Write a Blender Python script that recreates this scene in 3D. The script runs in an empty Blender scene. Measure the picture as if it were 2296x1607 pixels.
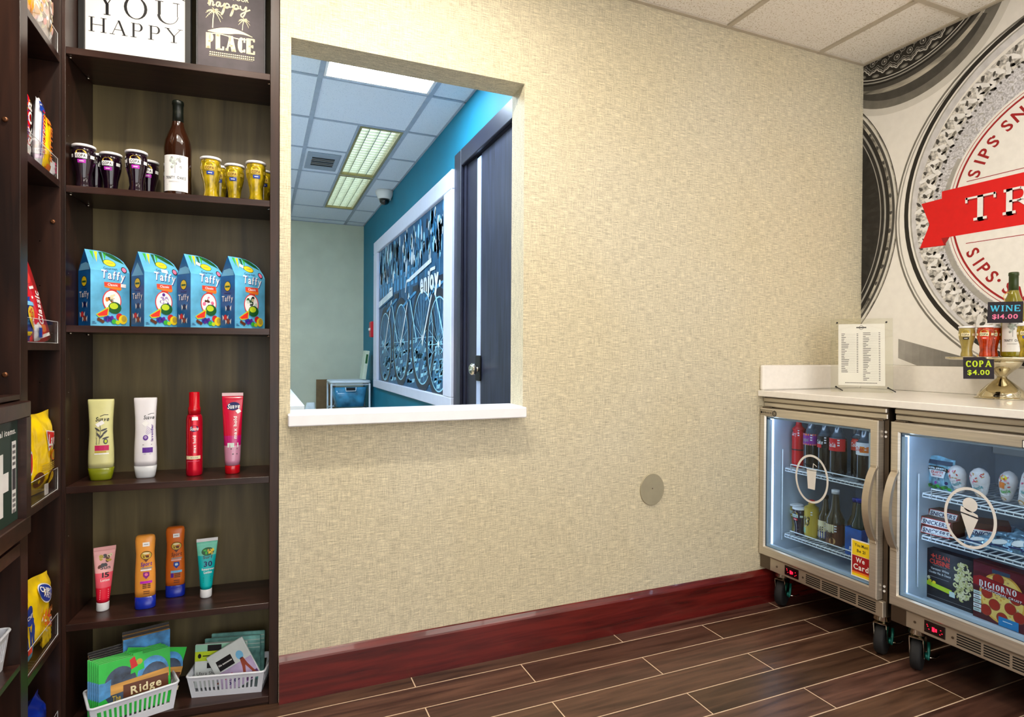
import bpy, math, random
from mathutils import Vector, Matrix
from mathutils.geometry import tessellate_polygon
random.seed(7)
PI = math.pi
SC = bpy.context.scene
COL = SC.collection

# ------------------------------------------------------------------ camera
def make_camera():
    yaw, pitch, roll = math.radians(22.963), math.radians(-0.455), math.radians(-0.332)
    R = Vector((math.cos(yaw), -math.sin(yaw), 0)); F0 = Vector((math.sin(yaw), math.cos(yaw), 0)); Z = Vector((0, 0, 1))
    F = F0 * math.cos(pitch) + Z * math.sin(pitch); U = -F0 * math.sin(pitch) + Z * math.cos(pitch)
    R2 = R * math.cos(roll) - U * math.sin(roll); U2 = R * math.sin(roll) + U * math.cos(roll)
    cam = bpy.data.cameras.new('camera'); o = bpy.data.objects.new('camera', cam); COL.objects.link(o)
    m = Matrix((R2, U2, -F)).transposed().to_4x4(); m.translation = Vector((0, 0, 1.0642)); o.matrix_world = m
    cam.sensor_width = 36.0; cam.sensor_fit = 'HORIZONTAL'; cam.lens = 1334.173 / 2296 * 36; cam.clip_start = 0.01
    SC.camera = o
make_camera()

# ------------------------------------------------------------------ world + exposure
w = bpy.data.worlds.new('world'); SC.world = w; w.use_nodes = True
bg = w.node_tree.nodes['Background']; bg.inputs[0].default_value = (1.0, 0.99, 0.975, 1); bg.inputs[1].default_value = 2.1
SC.view_settings.view_transform = 'Standard'; SC.view_settings.look = 'None'
SC.view_settings.gamma = 1; SC.view_settings.use_curve_mapping = False
SC.view_settings.exposure = 0.46
CAN_LAMP = 540.0
FRONT_LAMP = 3.6     # strength of the shop's ceiling panels
BACK_LAMP = 27.0      # strength of the back room's ceiling panels
FRIDGE_LAMP = 4.6

# ------------------------------------------------------------------ room constants
D = 1.9341; X2 = 2.597; H = 2.422
WX0, WX1, WZ0, WZ1 = 0.0855, 0.862, 0.842, 2.021
WT = 0.112            # wall thickness
TEAL = 1.0222; FAR = 6.5

# ------------------------------------------------------------------ materials
def lin(c):
    c = c / 255.0
    return c / 12.92 if c <= 0.04045 else ((c + 0.055) / 1.055) ** 2.4
def rgb(c, a=1.0): return (lin(c[0]), lin(c[1]), lin(c[2]), a)
MATS = {}
def mat(name, c=(128, 128, 128), rough=0.5, metal=0.0, spec=0.5, noise=0.0, nscale=20.0, emit=0.0, ecol=None,
        trans=0.0, ior=1.45, coat=0.0, bump=0.0, bscale=60.0, stretch=(1, 1, 1)):
    if name in MATS: return MATS[name]
    m = bpy.data.materials.new(name); m.use_nodes = True; nt = m.node_tree; b = nt.nodes['Principled BSDF']
    b.inputs['Base Color'].default_value = rgb(c); b.inputs['Roughness'].default_value = rough
    b.inputs['Metallic'].default_value = metal; b.inputs['Specular IOR Level'].default_value = spec
    b.inputs['Transmission Weight'].default_value = trans; b.inputs['IOR'].default_value = ior
    b.inputs['Coat Weight'].default_value = coat
    if emit > 0:
        b.inputs['Emission Color'].default_value = rgb(ecol or c); b.inputs['Emission Strength'].default_value = emit
    if noise > 0 or bump > 0:
        tc = nt.nodes.new('ShaderNodeTexCoord'); mp = nt.nodes.new('ShaderNodeMapping'); mp.inputs['Scale'].default_value = stretch
        nt.links.new(tc.outputs['Object'], mp.inputs['Vector'])
        if noise > 0:
            n = nt.nodes.new('ShaderNodeTexNoise'); n.inputs['Scale'].default_value = nscale; n.inputs['Detail'].default_value = 5
            nt.links.new(mp.outputs[0], n.inputs['Vector'])
            r = nt.nodes.new('ShaderNodeValToRGB'); k = noise
            r.color_ramp.elements[0].color = rgb([max(0, v * (1 - k)) for v in c]); r.color_ramp.elements[1].color = rgb([min(255, v * (1 + k)) for v in c])
            r.color_ramp.elements[0].position = 0.3; r.color_ramp.elements[1].position = 0.7
            nt.links.new(n.outputs['Fac'], r.inputs['Fac']); nt.links.new(r.outputs['Color'], b.inputs['Base Color'])
        if bump > 0:
            n2 = nt.nodes.new('ShaderNodeTexNoise'); n2.inputs['Scale'].default_value = bscale; n2.inputs['Detail'].default_value = 4
            nt.links.new(mp.outputs[0], n2.inputs['Vector'])
            bp = nt.nodes.new('ShaderNodeBump'); bp.inputs['Strength'].default_value = bump; bp.inputs['Distance'].default_value = 0.002
            nt.links.new(n2.outputs['Fac'], bp.inputs['Height']); nt.links.new(bp.outputs['Normal'], b.inputs['Normal'])
    MATS[name] = m; return m

def m_linen(name, base, warm):
    """woven grasscloth: crossing stretched noises"""
    m = bpy.data.materials.new(name); m.use_nodes = True; nt = m.node_tree; b = nt.nodes['Principled BSDF']; b.inputs['Roughness'].default_value = 0.75
    b.inputs['Specular IOR Level'].default_value = 0.25
    tc = nt.nodes.new('ShaderNodeTexCoord')
    def nz(sc, scale, det=3):
        mp = nt.nodes.new('ShaderNodeMapping'); mp.inputs['Scale'].default_value = sc; nt.links.new(tc.outputs['Object'], mp.inputs['Vector'])
        n = nt.nodes.new('ShaderNodeTexNoise'); n.inputs['Scale'].default_value = scale; n.inputs['Detail'].default_value = det
        nt.links.new(mp.outputs[0], n.inputs['Vector']); return n.outputs['Fac']
    a = nz((26, 560, 560), 1.0); c = nz((560, 560, 22), 1.0); f = nz((60, 60, 90), 3.0, 2); g = nz((1, 1, 1), 1.6, 2)
    def mth(op, x, y):
        q = nt.nodes.new('ShaderNodeMath'); q.operation = op
        for i, v in enumerate((x, y)):
            if isinstance(v, (int, float)): q.inputs[i].default_value = v
            else: nt.links.new(v, q.inputs[i])
        return q.outputs[0]
    s = mth('ADD', mth('ADD', mth('MULTIPLY', a, 0.50), mth('MULTIPLY', c, 0.33)), mth('MULTIPLY', f, 0.17))
    r = nt.nodes.new('ShaderNodeValToRGB'); r.color_ramp.elements[0].position = 0.36; r.color_ramp.elements[1].position = 0.62
    r.color_ramp.elements[0].color = rgb([v * 0.75 for v in base]); r.color_ramp.elements[1].color = rgb([min(255, v * 1.11) for v in base])
    nt.links.new(s, r.inputs['Fac'])
    mx = nt.nodes.new('ShaderNodeMixRGB'); mx.blend_type = 'MULTIPLY'; mx.inputs['Fac'].default_value = 0.5
    r2 = nt.nodes.new('ShaderNodeValToRGB'); r2.color_ramp.elements[0].position = 0.35; r2.color_ramp.elements[1].position = 0.65
    r2.color_ramp.elements[0].color = (1, 1, 1, 1); r2.color_ramp.elements[1].color = rgb(warm)
    nt.links.new(g, r2.inputs['Fac']); nt.links.new(r.outputs[0], mx.inputs[1]); nt.links.new(r2.outputs[0], mx.inputs[2])
    nt.links.new(mx.outputs[0], b.inputs['Base Color'])
    bp = nt.nodes.new('ShaderNodeBump'); bp.inputs['Strength'].default_value = 0.5; bp.inputs['Distance'].default_value = 0.0015
    nt.links.new(s, bp.inputs['Height']); nt.links.new(bp.outputs[0], b.inputs['Normal'])
    MATS[name] = m; return m

def m_wood(name, c0, c1, axis='x', rough=0.35, scale=1.0, attr=False, spec=0.5, coat=0.0):
    m = bpy.data.materials.new(name); m.use_nodes = True; nt = m.node_tree; b = nt.nodes['Principled BSDF']
    b.inputs['Roughness'].default_value = rough; b.inputs['Specular IOR Level'].default_value = spec; b.inputs['Coat Weight'].default_value = coat
    tc = nt.nodes.new('ShaderNodeTexCoord'); mp = nt.nodes.new('ShaderNodeMapping')
    st = {'x': (2, 26, 26), 'y': (26, 2, 26), 'z': (26, 26, 2)}[axis]; mp.inputs['Scale'].default_value = [s * scale for s in st]
    nt.links.new(tc.outputs['Object'], mp.inputs['Vector'])
    n = nt.nodes.new('ShaderNodeTexNoise'); n.inputs['Scale'].default_value = 1.6; n.inputs['Detail'].default_value = 8; n.inputs['Distortion'].default_value = 0.6
    nt.links.new(mp.outputs[0], n.inputs['Vector'])
    r = nt.nodes.new('ShaderNodeValToRGB'); r.color_ramp.elements[0].position = 0.32; r.color_ramp.elements[1].position = 0.68
    r.color_ramp.elements[0].color = rgb(c0); r.color_ramp.elements[1].color = rgb(c1)
    nt.links.new(n.outputs['Fac'], r.inputs['Fac']); out = r.outputs['Color']
    if attr:
        at = nt.nodes.new('ShaderNodeAttribute'); at.attribute_name = 'tone'
        add = nt.nodes.new('ShaderNodeVectorMath'); add.operation = 'ADD'
        sc = nt.nodes.new('ShaderNodeVectorMath'); sc.operation = 'SCALE'; sc.inputs['Scale'].default_value = 40
        nt.links.new(at.outputs['Vector'], sc.inputs[0]); nt.links.new(mp.outputs[0], add.inputs[0]); nt.links.new(sc.outputs[0], add.inputs[1]); nt.links.new(add.outputs[0], n.inputs['Vector'])
        mx = nt.nodes.new('ShaderNodeMixRGB'); mx.blend_type = 'MULTIPLY'; mx.inputs['Fac'].default_value = 1
        nt.links.new(out, mx.inputs[1]); nt.links.new(at.outputs['Color'], mx.inputs[2]); out = mx.outputs[0]
    nt.links.new(out, b.inputs['Base Color'])
    bp = nt.nodes.new('ShaderNodeBump'); bp.inputs['Strength'].default_value = 0.15; bp.inputs['Distance'].default_value = 0.001
    nt.links.new(n.outputs['Fac'], bp.inputs['Height']); nt.links.new(bp.outputs[0], b.inputs['Normal'])
    MATS[name] = m; return m

def m_speckle(name, base, dark, scale=180, thr=0.3, rough=0.9):
    m = bpy.data.materials.new(name); m.use_nodes = True; nt = m.node_tree; b = nt.nodes['Principled BSDF']; b.inputs['Roughness'].default_value = rough
    tc = nt.nodes.new('ShaderNodeTexCoord'); n = nt.nodes.new('ShaderNodeTexNoise'); n.inputs['Scale'].default_value = scale; n.inputs['Detail'].default_value = 2
    nt.links.new(tc.outputs['Object'], n.inputs['Vector'])
    r = nt.nodes.new('ShaderNodeValToRGB'); r.color_ramp.elements[0].position = thr; r.color_ramp.elements[1].position = thr + 0.14
    r.color_ramp.elements[0].color = rgb(dark); r.color_ramp.elements[1].color = rgb(base)
    nt.links.new(n.outputs['Fac'], r.inputs['Fac']); nt.links.new(r.outputs[0], b.inputs['Base Color'])
    bp = nt.nodes.new('ShaderNodeBump'); bp.inputs['Strength'].default_value = 0.4; bp.inputs['Distance'].default_value = 0.002
    nt.links.new(n.outputs['Fac'], bp.inputs['Height']); nt.links.new(bp.outputs[0], b.inputs['Normal'])
    MATS[name] = m; return m

def m_glass(name, tint=(255, 255, 255), gloss=0.08, rough=0.02):
    """thin clear sheet: transparent mixed with a Fresnel reflection"""
    m = bpy.data.materials.new(name); m.use_nodes = True; nt = m.node_tree; nt.nodes.remove(nt.nodes['Principled BSDF'])
    out = nt.nodes['Material Output']; t = nt.nodes.new('ShaderNodeBsdfTransparent'); t.inputs[0].default_value = rgb(tint)
    g = nt.nodes.new('ShaderNodeBsdfGlossy'); g.inputs['Roughness'].default_value = rough
    fr = nt.nodes.new('ShaderNodeLayerWeight'); fr.inputs['Blend'].default_value = 0.5
    pw = nt.nodes.new('ShaderNodeMath'); pw.operation = 'POWER'; pw.inputs[1].default_value = 4; ml = nt.nodes.new('ShaderNodeMath'); ml.operation = 'MULTIPLY_ADD'; ml.inputs[1].default_value = 0.55; ml.inputs[2].default_value = gloss * 0.4
    nt.links.new(fr.outputs['Facing'], pw.inputs[0]); nt.links.new(pw.outputs[0], ml.inputs[0])
    mx = nt.nodes.new('ShaderNodeMixShader'); nt.links.new(ml.outputs[0], mx.inputs[0]); nt.links.new(t.outputs[0], mx.inputs[1]); nt.links.new(g.outputs[0], mx.inputs[2])
    nt.links.new(mx.outputs[0], out.inputs['Surface']); MATS[name] = m; return m

m_linen('linen', (211, 202, 176), (255, 250, 236))
m_wood('espresso', (34, 18, 14), (62, 38, 31), 'x', 0.30)
m_wood('espresso_v', (28, 14, 9), (54, 30, 20), 'z', 0.36)
m_wood('olive_ply', (62, 54, 36), (116, 103, 68), 'z', 0.45, 0.35)
m_wood('mahogany', (66, 12, 12), (108, 28, 24), 'x', 0.22, 1, spec=0.6, coat=0.35)
m_wood('plank', (58, 38, 30), (104, 74, 60), 'x', 0.30, 1, attr=True)
m_wood('doorwood', (28, 30, 44), (50, 54, 76), 'z', 0.4)
m_speckle('ceiltile', (248, 244, 236), (196, 184, 160), 170, 0.30)
m_speckle('ceiltile_back', (222, 230, 240), (190, 202, 216), 170, 0.28)
m_glass('clear'); m_glass('fridge_glass', (238, 248, 255), 0.05); m_glass('holder_glass', (252, 252, 249), 0.12)
mat('grout', (222, 196, 168), 0.9, noise=0.05)
mat('tbar', (196, 186, 168), 0.5, noise=0.03); mat('tbar_back', (160, 172, 188), 0.5, noise=0.03)
mat('quartz', (240, 236, 230), 0.18, noise=0.012, nscale=60, coat=0.2)
mat('stonewhite', (238, 238, 242), 0.3, noise=0.01)
mat('teal', (8, 118, 146), 0.6, noise=0.03, nscale=4, bump=0.15, bscale=200)
mat('sage', (206, 210, 190), 0.8, noise=0.02, nscale=6, bump=0.2, bscale=200)
mat('beige', (206, 200, 186), 0.85, noise=0.02)
mat('steel', (214, 206, 192), 0.34, metal=0.7, noise=0.05, nscale=8, stretch=(1, 1, 30))
mat('steel_dark', (110, 98, 86), 0.34, metal=0.85, noise=0.05, nscale=8)
mat('black', (14, 13, 14), 0.5, noise=0.05); mat('blackgloss', (10, 9, 12), 0.12, coat=0.5, noise=0.02)
mat('rubber', (26, 26, 28), 0.7, noise=0.1); mat('white', (238, 236, 234), 0.45, noise=0.01)
mat('liner', (190, 202, 216), 0.4, noise=0.02); mat('wire', (232, 236, 240), 0.35, noise=0.01)
mat('chrome', (214, 206, 190), 0.08, metal=1.0, noise=0.01); mat('brassy', (206, 196, 168), 0.07, metal=1.0, noise=0.01)

# ------------------------------------------------------------------ object helpers
def link(o, parent=None):
    COL.objects.link(o)
    if parent is not None: o.parent = parent
    return o
def tag(o, label=None, cat=None, group=None, kind=None):
    if label: o['label'] = label
    if cat: o['category'] = cat
    if group: o['group'] = group
    if kind: o['kind'] = kind
    return o
def thing(name, label, cat, loc=(0, 0, 0), rz=0, group=None, rot=None):
    o = bpy.data.objects.new(name, None); o.empty_display_size = 0.02; link(o)
    o.location = loc; o.rotation_euler = rot if rot else (0, 0, rz)
    return tag(o, label, cat, group)
class MB:
    """mesh builder: collects faces with material names"""
    def __init__(s): s.v = []; s.f = []; s.m = []; s.sm = []
    def face(s, pts, m, smooth=False):
        n = len(s.v); s.v += [tuple(p) for p in pts]; s.f.append(list(range(n, n + len(pts)))); s.m.append(m); s.sm.append(smooth)
    def grid(s, rows, m, closed=True, smooth=True, cap0=True, cap1=True):
        n0 = len(s.v); k = len(rows[0])
        for r in rows: s.v += [tuple(p) for p in r]
        for i in range(len(rows) - 1):
            mm = m[i] if isinstance(m, (list, tuple)) else m
            for j in range(k if closed else k - 1):
                a = n0 + i * k + j; b = n0 + i * k + (j + 1) % k
                s.f.append([a, b, b + k, a + k]); s.m.append(mm); s.sm.append(smooth)
        if cap0: s.f.append([n0 + j for j in range(k)][::-1]); s.m.append(m[0] if isinstance(m, (list, tuple)) else m); s.sm.append(False)
        if cap1:
            q = n0 + (len(rows) - 1) * k
            s.f.append([q + j for j in range(k)]); s.m.append(m[-1] if isinstance(m, (list, tuple)) else m); s.sm.append(False)
        return s
    def box(s, x0, y0, z0, x1, y1, z1, m, bev=0.0, rz=0.0, c=None):
        x0, x1 = min(x0, x1), max(x0, x1); y0, y1 = min(y0, y1), max(y0, y1); z0, z1 = min(z0, z1), max(z0, z1)
        b = min(bev, (x1 - x0) * .45, (y1 - y0) * .45, (z1 - z0) * .45)
        def ring(z, i): return [(x0 + i + 0, y0 + b, z), (x0 + b, y0 + i, z), (x1 - b, y0 + i, z), (x1 - i, y0 + b, z), (x1 - i, y1 - b, z), (x1 - b, y1 - i, z), (x0 + b, y1 - i, z), (x0 + i, y1 - b, z)]
        if b <= 0:
            P = lambda z: [(x0, y0, z), (x1, y0, z), (x1, y1, z), (x0, y1, z)]
            rows = [P(z0), P(z1)]
        else: rows = [[(x0 + b, y0 + b, z0), (x0 + b, y0 + b, z0), (x1 - b, y0 + b, z0), (x1 - b, y0 + b, z0), (x1 - b, y1 - b, z0), (x1 - b, y1 - b, z0), (x0 + b, y1 - b, z0), (x0 + b, y1 - b, z0)],
                      ring(z0 + b, 0), ring(z1 - b, 0),
                      [(x0 + b, y0 + b, z1), (x0 + b, y0 + b, z1), (x1 - b, y0 + b, z1), (x1 - b, y0 + b, z1), (x1 - b, y1 - b, z1), (x1 - b, y1 - b, z1), (x0 + b, y1 - b, z1), (x0 + b, y1 - b, z1)]]
        if rz:
            cx, cy = c if c else ((x0 + x1) / 2, (y0 + y1) / 2); ca, sa = math.cos(rz), math.sin(rz)
            rows = [[(cx + (p[0] - cx) * ca - (p[1] - cy) * sa, cy + (p[0] - cx) * sa + (p[1] - cy) * ca, p[2]) for p in r] for r in rows]
        s.grid(rows, m, smooth=False); return s
    def tube(s, pts, r, m, seg=8, closed=False):
        pts = [Vector(p) for p in pts]; rows = []; n = len(pts); prev = None
        for i, p in enumerate(pts):
            a = pts[(i - 1) % n] if (closed or i > 0) else p; b = pts[(i + 1) % n] if (closed or i < n - 1) else p
            d = (b - a).normalized(); up = Vector((0, 0, 1)) if abs(d.z) < 0.9 else Vector((1, 0, 0))
            if prev is not None:
                x = prev - d * prev.dot(d)
                x = x.normalized() if x.length > 1e-6 else d.cross(up).normalized()
            else: x = d.cross(up).normalized()
            y = d.cross(x); prev = x; rr = r[i] if isinstance(r, (list, tuple)) else r
            rows.append([p + (x * math.cos(t) + y * math.sin(t)) * rr for t in [2 * PI * j / seg for j in range(seg)]])
        if closed: rows.append(rows[0])
        s.grid(rows, m, cap0=not closed, cap1=not closed); return s
    def lathe(s, prof, m, seg=28, c=(0, 0), cap0=True, cap1=True):
        s.grid([[(c[0] + r * math.cos(t), c[1] + r * math.sin(t), z) for t in [2 * PI * j / seg for j in range(seg)]] for z, r in prof], m, cap0=cap0, cap1=cap1); return s
    def cylx(s, x0, x1, cy, cz, r, m, seg=24):
        s.grid([[(x, cy + r * math.cos(t), cz + r * math.sin(t)) for t in [2 * PI * j / seg for j in range(seg)]] for x in (x0, x1)], m); return s
    def cyly(s, y0, y1, cx, cz, r, m, seg=24):
        s.grid([[(cx + r * math.cos(t), y, cz + r * math.sin(t)) for t in [2 * PI * j / seg for j in range(seg)]] for y in (y0, y1)], m); return s
    def loft(s, rings, m, seg=32):
        """rings: (z, rx, ry, exponent[, cx, cy])"""
        rows = []
        for q in rings:
            z, rx, ry = q[:3]; e = q[3] if len(q) > 3 else 2.0; cx = q[4] if len(q) > 4 else 0; cy = q[5] if len(q) > 5 else 0
            row = []
            for j in range(seg):
                t = 2 * PI * j / seg; a, b = math.cos(t), math.sin(t)
                row.append((cx + rx * math.copysign(abs(a) ** (2 / e), a), cy + ry * math.copysign(abs(b) ** (2 / e), b), z))
            rows.append(row)
        s.grid(rows, m); return s
    def build(s, name, parent=None, weld=False):
        me = bpy.data.meshes.new(name); me.from_pydata(s.v, [], s.f)
        names = []
        for x in s.m:
            if x not in names: names.append(x)
        for x in names: me.materials.append(MATS[x])
        ix = {x: i for i, x in enumerate(names)}
        me.polygons.foreach_set('material_index', [ix[x] for x in s.m]); me.polygons.foreach_set('use_smooth', s.sm)
        me.validate(clean_customdata=False); me.update()
        o = bpy.data.objects.new(name, me); link(o, parent); return o
def bx(name, parent, m, *a, bev=0.0, **k): return MB().box(*a, m, bev=bev, **k).build(name, parent)
def structure(o, label=None): o['kind'] = 'structure'; return tag(o, label)
def copy_tree(o, loc=None, rz=None, label=None, group=None):
    c = o.copy(); link(c)
    if loc is not None: c.location = loc
    if rz is not None: c.rotation_euler = (0, 0, rz)
    if label: c['label'] = label
    if group: c['group'] = group
    for ch in list(o.children):
        d = ch.copy(); link(d, c)
        for g in list(ch.children): link(g.copy(), d)
    return c

# ------------------------------------------------------------------ glyphs: Blender's built-in font, converted once
GL = {}
def load_glyphs():
    tmp = []
    for off, key in ((0.0, 'r'), (0.022, 'b')):
        for ch in "ABCDEFGHIJKLMNOPQRSTUVWXYZabcdefghijklmnopqrstuvwxyz0123456789$.,!'+%&":
            cu = bpy.data.curves.new('g', 'FONT'); cu.body = ch; cu.size = 1; cu.resolution_u = 3; cu.offset = off; cu.fill_mode = 'FRONT'
            o = bpy.data.objects.new('g', cu); COL.objects.link(o); tmp.append((key, ch, o, cu))
    bpy.context.view_layer.update(); dg = bpy.context.evaluated_depsgraph_get()
    for key, ch, o, cu in tmp:
        me = bpy.data.meshes.new_from_object(o.evaluated_get(dg)); me.calc_loop_triangles()
        vs = [(v.co.x, v.co.y) for v in me.vertices]; ts = [tuple(t.vertices) for t in me.loop_triangles]
        if vs:
            x0 = min(v[0] for v in vs); x1 = max(v[0] for v in vs)
            GL[key, ch] = ([((v[0] - x0) / 0.729, v[1] / 0.729) for v in vs], ts, (x1 - x0) / 0.729)
        bpy.data.meshes.remove(me)
    for key, ch, o, cu in tmp: bpy.data.objects.remove(o); bpy.data.curves.remove(cu)
load_glyphs()

# slab / didone capitals in a unit-high box: ('l',x0,y0,x1,y1,w) stroke, ('e',cx,cy,rx,ry,w,a0,a1) arc, ('s',x,y,half) serif
SER = {
 'Y': (1.0, [('l', .08, 1, .5, .46, 1), ('l', .92, 1, .5, .46, 0), ('l', .5, .5, .5, 0, 1), ('s', .1, 1, .17), ('s', .9, 1, .15), ('s', .5, 0, .19)]),
 'O': (1.0, [('e', .5, .5, .46, .5, 1, 0, 360)]),
 'U': (1.0, [('l', .15, 1, .15, .38, 1), ('u', .5, .38, .435, .38), ('l', .9, 1, .9, .38, 0), ('s', .15, 1, .17), ('s', .85, 1, .14)]),
 'H': (1.0, [('l', .15, 0, .15, 1, 1), ('l', .85, 0, .85, 1, 1), ('l', .15, .5, .85, .5, 0), ('s', .15, 0, .17), ('s', .85, 0, .17), ('s', .15, 1, .17), ('s', .85, 1, .17)]),
 'A': (1.0, [('l', .12, 0, .5, 1, 0), ('l', .5, 1, .86, 0, 1), ('l', .25, .35, .74, .35, 0), ('s', .12, 0, .15), ('s', .86, 0, .17)]),
 'P': (.82, [('l', .15, 0, .15, 1, 1), ('l', .15, .96, .45, .96, 0), ('l', .15, .47, .45, .47, 0), ('e', .43, .72, .27, .28, 1, -90, 90), ('s', .15, 0, .18), ('s', .08, 1, .08)]),
 'S': (.72, [('e', .36, .73, .26, .27, 1, 20, 270), ('e', .36, .25, .28, .26, 1, -160, 90)]),
 'E': (.82, [('l', .15, 0, .15, 1, 1), ('l', .08, .96, .75, .96, 0), ('l', .15, .5, .58, .5, 0), ('l', .08, .04, .77, .04, 0), ('l', .74, .8, .74, 1, 0), ('l', .76, 0, .76, .22, 0), ('l', .58, .4, .58, .6, 0)]),
 'T': (.9, [('l', .45, 0, .45, 1, 1), ('l', .03, .96, .87, .96, 0), ('l', .05, .78, .05, 1, 0), ('l', .85, .78, .85, 1, 0), ('s', .45, 0, .19)]),
 'R': (.95, [('l', .15, 0, .15, 1, 1), ('l', .15, .96, .45, .96, 0), ('l', .15, .5, .45, .5, 0), ('e', .43, .73, .25, .26, 1, -90, 90), ('l', .42, .5, .82, 0, 1), ('s', .15, 0, .17), ('s', .08, 1, .08), ('s', .86, 0, .1)]),
 'I': (.45, [('l', .22, 0, .22, 1, 1), ('s', .22, 0, .19), ('s', .22, 1, .19)]),
 'L': (.8, [('l', .15, 0, .15, 1, 1), ('l', .08, .04, .72, .04, 0), ('l', .72, 0, .72, .24, 0), ('s', .15, 1, .17)]),
 'C': (.9, [('e', .47, .5, .4, .5, 1, 45, 315), ('l', .8, .68, .8, .98, 0), ('l', .8, .05, .8, .25, 0)]),
 'G': (.95, [('e', .47, .5, .4, .5, 1, 45, 330), ('l', .82, .08, .82, .45, 1), ('s', .8, .45, .16)]),
 'W': (1.3, [('l', .1, 1, .38, 0, 1), ('l', .38, 0, .65, .9, 0), ('l', .65, .9, .9, 0, 1), ('l', .9, 0, 1.2, 1, 0), ('s', .1, 1, .15), ('s', .63, 1, .15), ('s', 1.18, 1, .13)]),
 'N': (1.0, [('l', .15, 0, .15, 1, 0), ('l', .15, 1, .85, 0, 1), ('l', .85, 0, .85, 1, 0), ('s', .15, 0, .15), ('s', .1, 1, .1), ('s', .85, 1, .15)]),
 'K': (.95, [('l', .15, 0, .15, 1, 1), ('l', .2, .42, .8, 1, 0), ('l', .35, .55, .85, 0, 1), ('s', .15, 0, .17), ('s', .15, 1, .17), ('s', .85, 0, .13), ('s', .8, 1, .13)]),
}
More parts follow.
